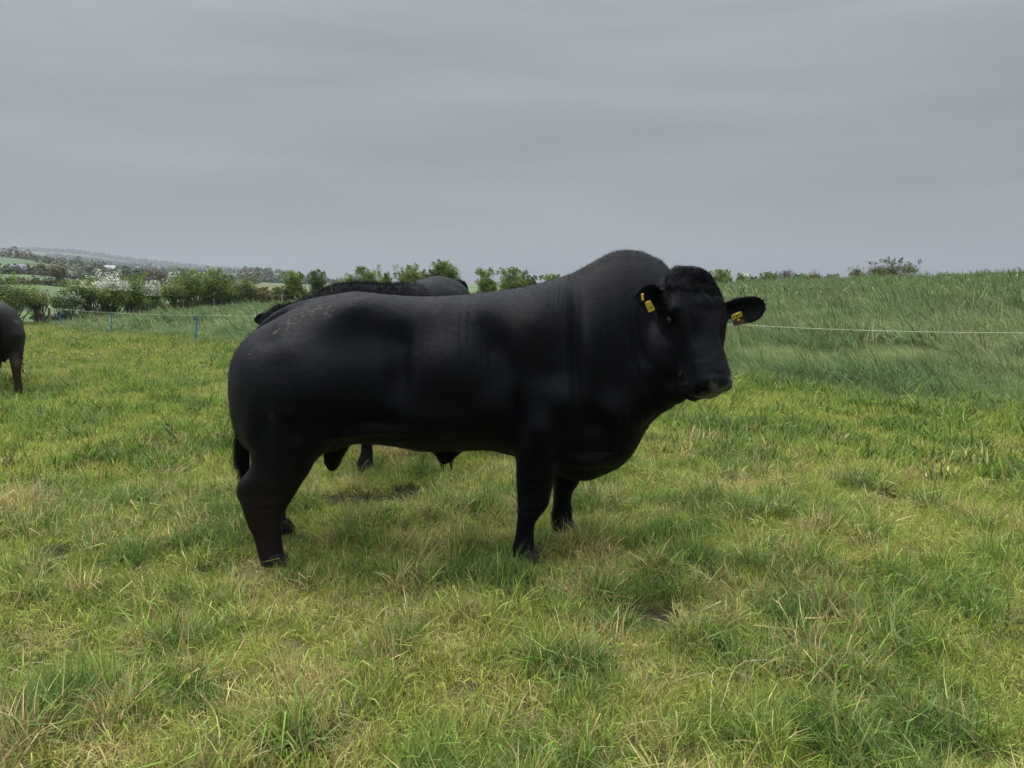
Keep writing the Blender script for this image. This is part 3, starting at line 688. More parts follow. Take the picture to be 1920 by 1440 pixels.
def coat(name, dark, brown, browness=0.0, rough=.52, spec=.13, bump=.0042):
    m, nt, N, L = newmat(name)
    o = N('ShaderNodeOutputMaterial'); b = N('ShaderNodeBsdfPrincipled'); L(b.outputs[0], o.inputs[0])
    tc = N('ShaderNodeTexCoord')
    a1 = N('ShaderNodeAttribute'); a1.attribute_name = 'dust'; a2 = N('ShaderNodeAttribute'); a2.attribute_name = 'nose'; a3 = N('ShaderNodeAttribute'); a3.attribute_name = 'brown'
    n1 = N('ShaderNodeTexNoise'); n1.inputs['Scale'].default_value = 3.2; n1.inputs['Detail'].default_value = 4; L(tc.outputs['Object'], n1.inputs['Vector'])
    base = N('ShaderNodeMix'); base.data_type = 'RGBA'; base.inputs[6].default_value = (*dark, 1); base.inputs[7].default_value = (*brown, 1)
    ad = N('ShaderNodeMath'); ad.operation = 'MULTIPLY_ADD'; L(n1.outputs[0], ad.inputs[0]); ad.inputs[1].default_value = browness; L(a3.outputs['Fac'], ad.inputs[2]); L(ad.outputs[0], base.inputs[0])
    # dust and dried mud specks, elongated along the hair
    mp = N('ShaderNodeMapping'); mp.inputs['Scale'].default_value = (34, 34, 60); mp.inputs['Rotation'].default_value = (0, .5, 0); L(tc.outputs['Object'], mp.inputs[0])
    n2 = N('ShaderNodeTexNoise'); n2.inputs['Scale'].default_value = 1.0; n2.inputs['Detail'].default_value = 6; n2.inputs['Roughness'].default_value = .75; L(mp.outputs[0], n2.inputs['Vector'])
    th = N('ShaderNodeMapRange'); th.inputs[1].default_value = .53; th.inputs[2].default_value = .66; L(n2.outputs[0], th.inputs[0])
    mu = N('ShaderNodeMath'); mu.operation = 'MULTIPLY'; L(th.outputs[0], mu.inputs[0]); L(a1.outputs['Fac'], mu.inputs[1])
    mx = N('ShaderNodeMix'); mx.data_type = 'RGBA'; mx.inputs[7].default_value = (.23, .18, .11, 1); L(mu.outputs[0], mx.inputs[0]); L(base.outputs[2], mx.inputs[6])
    mn = N('ShaderNodeMix'); mn.data_type = 'RGBA'; mn.inputs[7].default_value = (.038, .033, .037, 1); L(a2.outputs['Fac'], mn.inputs[0]); L(mx.outputs[2], mn.inputs[6])
    L(mn.outputs[2], b.inputs['Base Color'])
    rr = N('ShaderNodeMapRange'); rr.inputs[3].default_value = rough; rr.inputs[4].default_value = .30; L(a2.outputs['Fac'], rr.inputs[0]); L(rr.outputs[0], b.inputs['Roughness'])
    sp = N('ShaderNodeMapRange'); sp.inputs[3].default_value = spec; sp.inputs[4].default_value = .55; L(a2.outputs['Fac'], sp.inputs[0]); L(sp.outputs[0], b.inputs['Specular IOR Level']); b.inputs['Specular Tint'].default_value = (.80, .89, 1.0, 1)
    b.inputs['Sheen Weight'].default_value = .022; b.inputs['Sheen Roughness'].default_value = .45; b.inputs['Sheen Tint'].default_value = (.75, .8, 1, 1)
    # short lying hair: streaky fine bump
    mp2 = N('ShaderNodeMapping'); mp2.inputs['Scale'].default_value = (90, 190, 55); mp2.inputs['Rotation'].default_value = (0, .45, 0); L(tc.outputs['Object'], mp2.inputs[0])
    n3 = N('ShaderNodeTexNoise'); n3.inputs['Scale'].default_value = 1.6; n3.inputs['Detail'].default_value = 4; n3.inputs['Roughness'].default_value = .7; L(mp2.outputs[0], n3.inputs['Vector'])
    bp = N('ShaderNodeBump'); bp.inputs['Distance'].default_value = bump; bp.inputs['Strength'].default_value = 1.0; L(n3.outputs[0], bp.inputs['Height'])
    n4 = N('ShaderNodeTexNoise'); n4.inputs['Scale'].default_value = 26; n4.inputs['Detail'].default_value = 5; L(tc.outputs['Object'], n4.inputs['Vector'])
    bp2 = N('ShaderNodeBump'); bp2.inputs['Distance'].default_value = .006; bp2.inputs['Strength'].default_value = .7; L(n4.outputs[0], bp2.inputs['Height']); L(bp2.outputs[0], bp.inputs['Normal'])
    L(bp.outputs[0], b.inputs['Normal'])
    return m
M_COAT = coat('black_coat', (.0008, .0013, .0031), (.020, .011, .0075), .05)
M_COAT2 = coat('brown_black_coat', (.005, .005, .006), (.052, .036, .022), .9, .65, .2)
M_HAIR = simple('black_hair', (.0022, .0026, .0042), .65, .12)
M_HOOF = simple('dark_hoof_horn', (.010, .008, .008), .55, .2, .3, 30, .002)
M_EYE = simple('dark_eye', (.006, .005, .004), .22, .4)
M_TAG = simple('yellow_tag_plastic', (.50, .36, .035), .45, .3, .12, 60)
M_INK = simple('black_print', (.01, .01, .01), .6, .2)

# ---- main bull, in world coordinates. Profile read off the photograph: (u, top row, bottom row, half width, centre depth shift)
YB = 4.34
TORSO = [
 (443, 695, 775, .10, .05), (447, 668, 800, .17, .04), (455, 650, 822, .225, .03), (467, 636, 842, .275, .02), (490, 617, 850, .325, 0), (520, 600, 852, .36, 0), (560, 579, 852, .385, 0), (600, 562, 848, .395, 0),
 (640, 550, 838, .385, 0), (670, 545, 828, .372, 0), (703, 549, 829, .365, 0), (740, 552.5, 834, .365, 0), (800, 555, 844, .385, 0), (860, 553.5, 842, .405, 0), (910, 547.5, 840, .42, 0), (960, 541, 850, .425, 0),
 (1000, 532, 862, .42, 0), (1040, 522.5, 885, .405, -.01), (1070, 513.5, 899, .385, -.02), (1100, 497, 901, .365, -.04), (1130, 479, 892, .34, -.06), (1160, 468, 878, .315, -.08), (1190, 469, 852, .285, -.11),
 (1212, 475.5, 812, .255, -.14), (1232, 485, 785, .225, -.18), (1248, 499, 772, .19, -.21), (1262, 520, 760, .14, -.24), (1272, 560, 735, .07, -.26)]
def torso_rings(tab, n=170):
    out_ = []
    for u, vt, vb, w_, sh in interp_rings(tab, n):
        y = YB + sh; T_ = at(u, vt, y); B_ = at(u, vb, y); zc = B_[2] + (T_[2] - B_[2]) * .48; x = (T_[0] + B_[0]) / 2
        k = float(sstep(1040, 1150, u)); kb = float(sstep(1010, 1080, u)); c = np.cos(TH); s = np.sin(TH)
        pe_t = .82 + .35 * k; pe_b = .9 + .35 * kb
        yy = np.where(s > 0, w_ * spow(c, pe_t), w_ * spow(c, pe_b)); zz = np.where(s > 0, zc + (T_[2] - zc) * np.abs(s) ** .95, zc + (B_[2] - zc) * np.abs(s) ** .9)
        # lean ends: station x shifts a little at the rump so the buttocks stay round
        out_.append(np.stack([np.full(NT, x), y + yy, zz], 1))
    return out_
def leg_rings(tab, n=90):
    """tab: (row, left u, right u, depth, lateral half width)"""
    out_ = []
    tab = [(i, *t) for i, t in enumerate(tab)]
    for _, v, l, r_, y, ry in interp_rings(tab, n):
        a = at(l, v, y); b = at(r_, v, y); rx = (b[0] - a[0]) / 2; c = (a + b) / 2
        out_.append(c + np.stack([rx * spow(np.cos(TH), .9), ry * spow(np.sin(TH), .9), np.zeros(NT)], 1))
    return out_
parts = [loft(torso_rings(TORSO))]
NYH, NYF, FYH, FYF = 4.06, 4.10, 4.60, 4.60
HIND_N = [(640, 478, 610, 4.24, .10), (690, 457, 640, 4.18, .16), (750, 451, 650, 4.14, .19), (800, 452, 640, 4.12, .18), (843, 470, 610, 4.10, .15), (864, 474, 589, 4.09, .125), (887, 461, 578, 4.08, .105), (905, 448, 566, 4.07, .09), (922, 443.5, 556, 4.07, .08),
          (944, 452, 544, 4.06, .07), (969, 460, 530, 4.06, .062), (987, 467, 529, 4.06, .058), (1011, 478, 528, 4.06, .055), (1035, 484, 531, 4.06, .06), (1052, 489, 535, 4.06, .06), (1068, 490, 538, 4.06, .055)]
FRONT_N = [(640, 985, 1090, 4.18, .10), (700, 970, 1085, 4.12, .13), (760, 962, 1072, 4.07, .145), (810, 961, 1056, 4.06, .135), (856, 965, 1045, 4.07, .11), (882, 967, 1042, 4.08, .095), (909, 968, 1037, 4.09, .08), (930, 969.5, 1032, 4.10, .072), (945, 970, 1029, 4.10, .07),
           (958, 970, 1020, 4.10, .064), (971, 970, 1010, 4.10, .056), (985, 968.5, 1002.5, 4.10, .048), (1007, 966, 1001, 4.10, .046), (1028, 960, 1003, 4.10, .056), (1045, 962, 1005, 4.10, .055), (1060, 964, 1008, 4.10, .055)]
FRONT_F = [(760, 1010, 1110, 4.52, .12), (850, 1028, 1100, 4.56, .10), (903, 1037, 1086, 4.60, .08), (922, 1037, 1074, 4.60, .07), (941, 1037, 1071, 4.60, .062), (955, 1035, 1073, 4.60, .055), (967, 1033, 1073, 4.60, .05), (980, 1033, 1077, 4.60, .056), (995, 1035, 1082, 4.60, .055), (1004, 1036, 1084, 4.60, .055)]
HIND_F = [(700, 470, 630, 4.50, .18), (790, 474, 620, 4.53, .17), (835, 494, 592, 4.56, .14), (860, 482, 570, 4.58, .10), (885, 470, 556, 4.60, .08), (905, 472, 545, 4.60, .072), (930, 483, 540, 4.60, .062), (960, 495, 535, 4.60, .055), (985, 500, 537, 4.60, .055), (1004, 504, 545, 4.60, .06), (1024, 507, 551, 4.60, .055)]
for t in (HIND_N, FRONT_N, FRONT_F, HIND_F): parts.append(loft(leg_rings(t)))
# scrotum and sheath
sc_r = []
for v, l, r_ in [(800, 625, 668), (830, 612, 660), (845, 608, 651), (858, 607.5, 643), (869, 609, 638), (878, 613, 633), (884, 620, 627)]:
    a = at(l, v, 4.42); b = at(r_, v, 4.42); sc_r.append((a + b) / 2 + np.stack([(b[0] - a[0]) / 2 * np.cos(TH), .062 * np.sin(TH) * min(1, (888 - v) / 25), np.zeros(NT)], 1))
parts.append(loft(sc_r))
sh_r = []
for v, l, r_ in [(815, 770, 905), (835, 785, 885), (846, 808, 868), (855, 817, 856), (863, 822, 848), (867, 826, 840)]:
    a = at(l, v, YB); b = at(r_, v, YB); sh_r.append((a + b) / 2 + np.stack([(b[0] - a[0]) / 2 * np.cos(TH), .05 * np.sin(TH), np.zeros(NT)], 1))
parts.append(loft(sh_r))
# head frame
POLL = at(1294, 531, 3.98); MUZ = at(1337, 722, 3.74)
HA = MUZ - POLL; HL = np.linalg.norm(HA); HA /= HL
HS = np.array([.79, .61, 0.0]); HS -= HA * HS.dot(HA); HS /= np.linalg.norm(HS)         # bull's left
HN_ = np.cross(HS, HA); HN_ = HN_ if HN_[2] > 0 else -HN_                                # forehead normal
HEAD = [  # t, half width, front height, jaw depth, superellipse
 (-.17, .05, .0, .05), (-.14, .095, .03, .10), (-.08, .135, .052, .16), (0, .165, .066, .20), (.12, .186, .078, .23), (.25, .196, .080, .25), (.36, .192, .074, .26), (.46, .168, .068, .265), (.56, .145, .062, .27),
 (.66, .128, .058, .255), (.76, .121, .058, .225), (.86, .122, .060, .19), (.94, .122, .060, .165), (1.0, .119, .054, .145), (1.05, .108, .038, .125), (1.085, .085, .015, .09)]
hr = []
for t, wx, hf, hb in interp_rings(HEAD, 48):
    c = POLL + HA * (t * HL); cs = np.cos(TH); sn = np.sin(TH)
    k = sstep(.3, .7, t)
    wv = np.where(sn > 0, wx * spow(cs, .72), wx * spow(cs, .95) * (1 - .12 * np.abs(sn)))
    hr.append(c + np.outer(wv, HS) + np.outer(np.where(sn > 0, hf * np.abs(sn) ** .8, -hb * np.abs(sn)), HN_))
parts.append(loft(hr))
# chin and lower lip
parts.append(ellipsoid(POLL + HA * HL * .90 - HN_ * .135, (.075, .10, .05), ax=[HS, HA, HN_]))
parts.append(ellipsoid(POLL + HA * HL * .52 - HN_ * .19 + HS * -.05, (.13, .19, .11), ax=[HS, HA, HN_]))
parts.append(ellipsoid(at(1262, 718, 3.98), (.10, .13, .115)))
# brow ridges, cheek, poll bump
for s in (-1, 1):
    parts.append(ellipsoid(POLL + HA * HL * .30 + HS * s * .165 + HN_ * .012, (.038, .05, .035), ax=[HS, HA, HN_]))
    parts.append(ellipsoid(POLL + HA * HL * .04 + HS * s * .125 - HN_ * .05, (.05, .06, .045), ax=[HS, HA, HN_]))
parts.append(ellipsoid(POLL - HA * HL * .03 + HN_ * .02 + HS * .015, (.13, .07, .06), ax=[HS, HA, HN_]))
# throat, joining jaw to brisket
thr = []
for v, l, r_, y, ry in [(560, 1200, 1250, 4.14, .05), (605, 1190, 1280, 4.13, .08), (645, 1180, 1285, 4.07, .12), (685, 1170, 1300, 4.01, .14), (730, 1160, 1290, 4.02, .13), (762, 1160, 1262, 4.06, .12), (785, 1140, 1216, 4.12, .14), (820, 1110, 1200, 4.18, .16), (850, 1090, 1188, 4.2, .15), (878, 1080, 1150, 4.25, .10)]:
    a = at(l, v, y); b = at(r_, v, y); thr.append((a + b) / 2 + np.stack([(b[0] - a[0]) / 2 * np.cos(TH), ry * np.sin(TH), np.zeros(NT)], 1))
parts.append(loft(thr))
# ears: cupped leaf shapes
def ear(base, tip, up, L_, hw, open_dir, prof=None, cup=.05, th=.013):
    d = tip - base; d /= np.linalg.norm(d); up = up - d * up.dot(d); up /= np.linalg.norm(up); n_ = open_dir - d * open_dir.dot(d) - up * open_dir.dot(up); n_ /= np.linalg.norm(n_)
    prof = prof or [(0, .42, 1.0), (.12, .55, 1.0), (.3, .86, .9), (.5, 1.0, .7), (.7, .9, .5), (.85, .62, .35), (.95, .32, .2), (1.0, .1, .1)]
    rings = []
    for t, wv, cv in interp_rings(prof, 20):
        ph_ = np.linspace(-1, 1, 16); q = base + d * (t * L_)
        back = [q + up * (hw * wv * p) - n_ * (cup * cv * (1 - p * p) + th * .5) for p in ph_]
        frnt = [q + up * (hw * wv * p * .93) - n_ * (cup * cv * (1 - p * p) - th * .5) for p in ph_[::-1]]
        rings.append(np.array(back + frnt))
    return loft(rings), d, up, n_
camd = np.array([0, 0, EYE])
EL0, EL1 = at(1352, 579, 3.98), at(1437, 575, 4.03)
lear, _, _, _ = ear(EL0, EL1, np.array([0, 0, 1.0]) + .0, np.linalg.norm(EL1 - EL0), .072, camd - EL0, prof=[(0, .50, 1.0), (.15, .58, 1.0), (.3, .80, .9), (.5, 1.0, .7), (.68, 1.0, .5), (.84, .84, .35), (.94, .58, .2), (1.0, .2, .1)], cup=.045)
# droop of the lower edge as in the photograph
lv = lear[0]; tt = (lv[:, 0] - EL0[0]) / (EL1[0] - EL0[0]); lv[:, 2] -= .012 * np.sin(np.clip(tt, 0, 1) * math.pi) * 1.0
parts.append((lv, lear[1]))
ER0, ER1 = at(1248, 563, 3.93), at(1186, 552, 3.70)
rear_, _, _, _ = ear(ER0, ER1, np.array([0.15, 0, 1.0]), np.linalg.norm(ER1 - ER0) * .98, .080, np.array([.55, -.8, -.1]), cup=.05)
parts.append(rear_)
# tail root arching out over the rump
TAILP = [at(625, 566, 4.36), at(598, 570, 4.38), at(570, 577, 4.42), at(538, 588, 4.46), at(508, 606, 4.50), at(486, 630, 4.53), at(470, 655, 4.55), at(458, 700, 4.56), at(452, 770, 4.56), at(456, 830, 4.54)]
tp = catmull(TAILP, 40); tr = np.interp(np.linspace(0, 9, 40), range(10), [.055, .05, .044, .042, .042, .042, .038, .03, .022, .016])
parts.append(tube(tp, tr, 14))
body = remesh(parts, .0085, 6)

def lap_smooth(me, V, wgt, it):
    ne = len(me.edges); e = np.empty(ne * 2, dtype=np.int32); me.edges.foreach_get('vertices', e); e = e.reshape(-1, 2); n = len(V)
    deg = np.bincount(e.ravel(), minlength=n)[:, None].astype(float)
    for _ in range(it):
        s_ = np.stack([np.bincount(e[:, 0], V[e[:, 1], k], n) + np.bincount(e[:, 1], V[e[:, 0], k], n) for k in range(3)], 1)
        V = V + (s_ / deg - V) * wgt[:, None] * .8
    return V
V = get_co(body).astype(float)
_x, _z = V[:, 0], V[:, 2]
wt = sstep(.50, .62, _z) * (1 - sstep(1.56, 1.64, _z) * .6) * (1 - sstep(.62, .74, _x) * (V[:, 1] < 4.14)) * (1 - (_x < at(625, 560, 4.4)[0] + .03) * (V[:, 1] > 4.40) * (_z > .9) * .75) * (1 - (_z < .70) * (_x > at(600, 850, YB)[0]) * (_x < at(900, 850, YB)[0]) * .8)
V = lap_smooth(body, V, np.clip(wt, 0, 1), 60); setco(body, V)
def pxof(P):
    """photograph pixel of world points, only used to place muscles and folds on the modelled side"""
    d = P - np.array([0, 0, EYE]); f = d[:, 1] * CP - d[:, 2] * SP; r_ = d[:, 0]; u_ = d[:, 1] * SP + d[:, 2] * CP
    return 960 + FPX * r_ / f, 720 - FPX * u_ / f
BX, BZ = V[:, 0].copy(), V[:, 2].copy()
lateral = (V[:, 1] - YB)
# muscles: (u, v, ru, rv, metres) on the flank, mirrored on the far side
MUS = [(545, 745, 75, 95, .024), (600, 720, 60, 70, .028), (480, 720, 35, 80, .0), (640, 640, 50, 40, -.012), (662, 578, 36, 22, .012), (735, 625, 55, 45, -.036), (752, 700, 30, 62, -.034), (688, 800, 55, 22, -.020), (700, 812, 65, 11, .014),
       (645, 805, 45, 22, .012), (560, 800, 20, 25, -.012), (850, 690, 60, 70, .020), (830, 790, 80, 30, .010), (932, 648, 26, 34, -.020), (900, 585, 40, 26, .012), (815, 580, 34, 30, .010), (775, 590, 20, 30, -.006), (1010, 600, 42, 55, .024), (1056, 745, 42, 48, .028), (1012, 800, 26, 34, .020), (972, 770, 13, 50, -.022),
       (1078, 640, 11, 95, -.018), (1100, 660, 26, 80, .018), (925, 760, 28, 40, .010), (955, 690, 24, 34, -.012), (1110, 790, 34, 22, -.020), (1150, 770, 36, 34, .022), (1108, 868, 40, 14, .012), (1104, 850, 42, 6, -.010), (1040, 705, 45, 24, -.008), (500, 640, 30, 22, -.008), (545, 655, 40, 30, .010), (505, 800, 20, 40, -.010)]
def to_xz(u, v): p = at(u, v, 4.0); return p[0], p[2]
nr = get_no(body).astype(float)
disp = np.zeros(len(V)); hw_ = sstep(.03, .22, np.abs(lateral)) * (np.abs(nr[:, 1]) > -1)
hd = (V - POLL) @ HA; hs_ = (V - POLL) @ HS; hn = (V - POLL) @ HN_
inhead = (hd > -.10 * HL) & (hd < 1.15 * HL) & (hn > -.12) & (np.abs(hs_) < .25) & (V[:, 1] < 4.12)
notheadw = np.where(inhead, 0, 1.0)
for u, v, ru, rv, a in MUS:
    cx, cz = to_xz(u, v); g = np.exp(-((BX - cx) / (ru / 355)) ** 2 - ((BZ - cz) / (rv / 355)) ** 2)
    disp += a * 2.5 * g * hw_ * notheadw
# skin folds down the neck and behind the shoulder: slightly wavering vertical creases
uu = 960 + 355 * BX; vv = 530 - (BZ - EYE) * 355
wav = uu + 4 * np.sin(vv / 47.0) + 2.0 * np.sin(vv / 19.0 + 1) + 3 * (NB(uu / 14, vv / 35) - .5) - (vv - 640) * .075
nk = sstep(1066, 1085, uu) * (1 - sstep(1235, 1262, uu)) * sstep(520, 590, vv) * (1 - sstep(790, 850, vv))
fold = np.zeros(len(V))
rgf = np.random.default_rng(4)
for c0 in [1082, 1093, 1107, 1124, 1139, 1152, 1166, 1178, 1192, 1205, 1219, 1232]:
    a_ = rgf.uniform(.3, 1.2); s0 = rgf.uniform(540, 690); s1 = rgf.uniform(700, 840)
    fold += a_ * np.exp(-((wav - c0 - rgf.uniform(-5, 5) - (vv - 650) * rgf.uniform(-.05, .05)) / rgf.uniform(2.0, 3.6)) ** 2) * sstep(s0 - 40, s0 + 30, vv) * (1 - sstep(s1 - 50, s1 + 40, vv))
disp -= .0088 * fold * nk * hw_ * notheadw
fold2 = np.zeros(len(V))
for c0, s0, s1 in [(1042, 530, 600), (1050, 525, 640), (1058, 520, 650), (1066, 520, 700), (1034, 540, 590), (868, 590, 700), (882, 570, 650), (905, 600, 720), (917, 640, 780), (895, 640, 760), (958, 760, 840), (967, 770, 850), (948, 740, 830)]:
    fold2 += np.exp(-((uu + 3 * np.sin(vv / 30) - c0) / 2.4) ** 2) * sstep(s0 - 15, s0 + 15, vv) * (1 - sstep(s1 - 25, s1 + 15, vv))
disp -= .0040 * fold2 * hw_ * notheadw
# horizontal knee and hock creases
for v0, ul, ur in [(915, 968, 1000), (928, 970, 1020), (972, 968, 1006), (962, 470, 530), (950, 520, 545)]:
    disp -= .004 * np.exp(-((vv * 1.0 - (v0 - 0)) / 3.0) ** 2) * sstep(ul - 5, ul + 5, uu) * (1 - sstep(ur, ur + 10, uu)) * (BZ < .6)
# small rolling irregularity of a live hide
nz = np.array([mnoise.noise(Vector((p[0] * 3.1, p[1] * 3.1, p[2] * 3.1))) for p in V])
disp += .006 * nz * notheadw * (BZ > .5)
V2 = V + nr * disp[:, None]
# head modelling
hx = hd / HL
def hg(t0, s0, n0, rt, rs, rn): return np.exp(-((hx - t0) / rt) ** 2 - ((hs_ - s0) / rs) ** 2 - ((hn - n0) / rn) ** 2)
hdsp = np.zeros(len(V)); tmp0 = 2 * NA(hs_ * 60, hn * 60) - 1
for s in (-1, 1):
    hdsp -= .030 * hg(.385, s * .175, -.03, .06, .035, .035)           # eye socket
    hdsp += .018 * hg(.325, s * .172, .005, .035, .035, .035)              # upper lid
    hdsp -= .022 * hg(.56, s * .10, .045, .12, .03, .05)                 # hollow beside the nose
    hdsp += .018 * hg(.62, s * .12, -.07, .12, .05, .06)                # cheek
    hdsp += .012 * hg(.985, s * .066, .040, .028, .030, .025)            # nostril rim above
    hdsp += .007 * hg(1.02, s * .094, -.01, .04, .02, .04)
crl2 = tmp0
hdsp -= .008 * hg(.10, 0, .08, .12, .022, .05); hdsp += .010 * hg(.2, 0, .09, .1, .08, .05)
hdsp -= .010 * np.exp(-((hn + .085 + .02 * (hx - 1)) / .007) ** 2) * sstep(.80, .88, hx)             # mouth line
hdsp -= .006 * hg(.93, 0, .055, .02, .05, .03)
crl = np.array([mnoise.noise(Vector((p[0] * 20, p[1] * 20, p[2] * 14))) + .5 * mnoise.noise(Vector((p[0] * 45, p[1] * 45, p[2] * 30))) for p in V[inhead]])
tmp = np.zeros(len(V)); tmp[inhead] = crl; hdsp += tmp * (.0085 * (1 - sstep(.15, .5, hx)) + .002)
V2 += nr * (hdsp * (inhead | (hx > .75) & (hx < 1.2) & (V[:, 1] < 3.95)))[:, None]
for s in (-1, 1):                                                       # nostrils pushed in along the muzzle
    g = hg(1.05, s * .074, -.008, .075, .021, .024); V2 -= np.outer(np.clip(g * 1.5, 0, 1) * .045, HA) + np.outer(np.clip(g * 1.5, 0, 1) * s * .012, HS)
setco(body, V2)
nose = sstep(.93, .965, hx + .012 * np.abs(hs_) / .1 - .10 * sstep(.02, .0, np.abs(hs_)) * 0) * (1 - sstep(.082, .094, np.abs(hs_ - .014 + .006 * crl2))) * sstep(-.100, -.082, hn) * (1 - sstep(.046, .056, hn + .35 * np.maximum(0, .05 - np.abs(hs_)) + .006 * crl2)) * (V[:, 1] < 3.95)
nose *= 1 - np.clip(sum(hg(1.05, s * .074, -.008, .075, .021, .024) for s in (-1, 1)) * 2.2, 0, 1)
fattr(body, 'nose', nose)
dust = np.zeros(len(V))
for u, v, ru, rv, a in [(545, 600, 30, 9, .9), (575, 583, 26, 8, 1), (610, 583, 10, 12, 1.0), (600, 575, 20, 6, .6), (665, 560, 16, 8, .5), (510, 622, 9, 5, 1), (538, 620, 7, 4, .7), (462, 660, 12, 12, .7), (515, 775, 8, 8, .45), (640, 556, 30, 5, .35), (685, 568, 12, 8, .35), (568, 600, 12, 5, .7), (1003, 1042, 5, 6, 1.2)]:
    cx, cz = to_xz(u, v); sl = .55 if v < 640 else 0
    dz_ = (BZ - cz) - sl * (BX - cx); dust = np.maximum(dust, a * np.exp(-((BX - cx) / (ru / 355)) ** 2 - (dz_ / (rv / 355)) ** 2))
fattr(body, 'dust', dust * (lateral < .05))
brown = .55 * sstep(.75, .25, BZ) * (BX < -.9) + .30 * np.exp(-((uu - 1105) / 60) ** 2 - ((vv - 500) / 25) ** 2) + .30 * np.exp(-((uu - 820) / 16) ** 2 - ((vv - 600) / 60) ** 2) + .2 * np.exp(-((uu - 990) / 50) ** 2 - ((vv - 600) / 30) ** 2)
fattr(body, 'brown', brown)
bull = empty('bull', (-.2, YB, 0), 'huge muscular black bull in front, standing side-on with head turned to the viewer', 'bull')
link('body', body, M_COAT, bull)

# eyes
for s in (-1, 1):
    c = POLL + HA * HL * .385 + HS * s * .176 - HN_ * .035
    o = link('eye', mesh_np('eye', *ellipsoid(c, (.019, .023, .019), ax=[HS, HA, HN_], n=10), smooth=True), M_EYE, bull)
    n_l = 40; rg = np.random.default_rng(9 + s); tq = rg.uniform(-.9, .9, n_l)
    rt = c + np.outer(tq * .026, HA) + np.outer(np.full(n_l, .017), HN_) + HS * s * .016
    link('eyelashes', hair_mesh('eyelashes', rt, HS * s + HN_ * .3 + rg.normal(0, .2, (n_l, 3)), .022, .0012, rg, 3, .6), M_HAIR, o)
# cloven hooves
def hooves(parent, x, y, z0, ang=0.0, s=1.0, m=M_HOOF):
    c, sn = math.cos(ang), math.sin(ang); mb = MB()
    for k in (-1, 1):
        R_ = []
        for zz, f, b_, wv in [(-.01, .085, -.05, .031), (.02, .078, -.05, .031), (.045, .062, -.048, .029), (.07, .045, -.045, .026), (.09, .03, -.035, .02)]:
            cx = (f + b_) / 2; rx = (f - b_) / 2; px_ = cx + rx * spow(np.cos(TH), .85); py_ = k * .031 + wv * spow(np.sin(TH), .85) * (1 - .25 * (np.cos(TH) > 0) * np.cos(TH))
            R_.append(np.stack([x + s * (px_ * c - py_ * sn), y + s * (px_ * sn + py_ * c), np.full(NT, z0 + s * zz)], 1))
        mb.add(loft(R_))
    link('hoof', mb.mesh('hoof', True), m, parent)
for (u, v, y, a) in [(513, 1064, 4.06, 0), (985, 1056, 4.10, -.25), (1060, 1002, 4.60, -.1), (530, 1020, 4.60, .1)]:
    p = at(u, v, y); hooves(bull, p[0] + .005, y, float(HH(p[0], y)) - .015, a, 1.05)
# tail switch
rg = np.random.default_rng(21); n = 1500
t = rg.random(n); px_ = 447 + 16 * t + rg.normal(0, 3.0, n); pv = 808 + 45 * t + rg.uniform(-12, 12, n)
rt = np.array([at(a, b, 4.55 + rg.normal(0, .018)) for a, b in zip(px_, pv)])
dr = np.stack([rg.normal(-.10, .10, n), rg.normal(0, .10, n), np.full(n, -1.0)], 1)
link('tail_switch', hair_mesh('tail_switch', rt, dr, .19, .0035, rg, 5, .05, .05), M_HAIR, bull)
n = 500; k = rg.integers(0, 28, n); rt = tp[k] + rg.normal(0, .028, (n, 3)); dr = (tp[k + 1] - tp[k]) / .05 + rg.normal(0, .25, (n, 3)) + [-.2, 0, .1]
link('tail_hair', hair_mesh('tail_hair', rt, dr, .035, .0018, rg, 3, .1), M_HAIR, bull)
n = 60; rt = np.array([at(rg.choice([829, 846]) + rg.normal(0, 2.0), 861 + rg.uniform(-2, 2), YB) for _ in range(n)])
link('sheath_hair', hair_mesh('sheath_hair', rt, np.stack([rg.normal(0, .07, n), rg.normal(0, .07, n), -np.ones(n)], 1), .065, .003, rg, 3, .1), M_HAIR, bull)
# short hairs: poll curls, forehead, crest, ears; rooted on the finished surface
Vf = get_co(body).astype(float); Nf = get_no(body).astype(float)
def fur(name, mask, n, length, width, lay, rg, droop=.25, curl=.25, out=1.0):
    idx = np.where(mask)[0]
    if len(idx) == 0: return
    k = rg.choice(idx, n); rt = Vf[k] + rg.normal(0, .003, (n, 3)) - Nf[k] * .002; d = Nf[k] * out + np.asarray(lay) + rg.normal(0, .3, (n, 3))
    link(name, hair_mesh(name, rt, d, length, width, rg, 4, droop, curl), M_HAIR, bull)
fur('poll_hair', inhead & (hx < .16) & (hn > -.02), 9000, .020, .0017, HA * .8 + HN_ * .1, rg, .3, .3, .3)
fur('forehead_hair', inhead & (hx >= .16) & (hx < .6) & (hn > 0) & (np.abs(hs_) < .2), 4500, .012, .0012, HA * 1.3, rg, .1, .2, .3)
fur('face_hair', inhead & (hx > .05) & (hx < .9) & (hn > -.08), 9000, .009, .0011, HA * 1.4, rg, .1, .15, .2)
fur('crest_hair', (uu > 1060) & (uu < 1262) & (nr[:, 2] > .75) & (vv < 530), 2500, .018, .0012, [.6, 0, .1], rg, .1, .15, .5)
fur('ear_hair', (V[:, 0] > EL0[0] + .03) & (np.abs(BZ - EL0[2]) < .12) & (np.abs(hs_) > .2) & (BX < EL1[0] + .02), 1500, .013, .0011, [.4, 0, -.2], rg, .1, .1, .6)
n = 22; kk = rg.uniform(-1, 1, n); rt = POLL + np.outer(HL * rg.uniform(.80, 1.02, n), HA) + np.outer(-.108 + 0 * kk, HS) + np.outer(-.07 + .03 * kk, HN_)
M_WHISK = simple('pale_whisker', (.3, .3, .3), .5, .3)
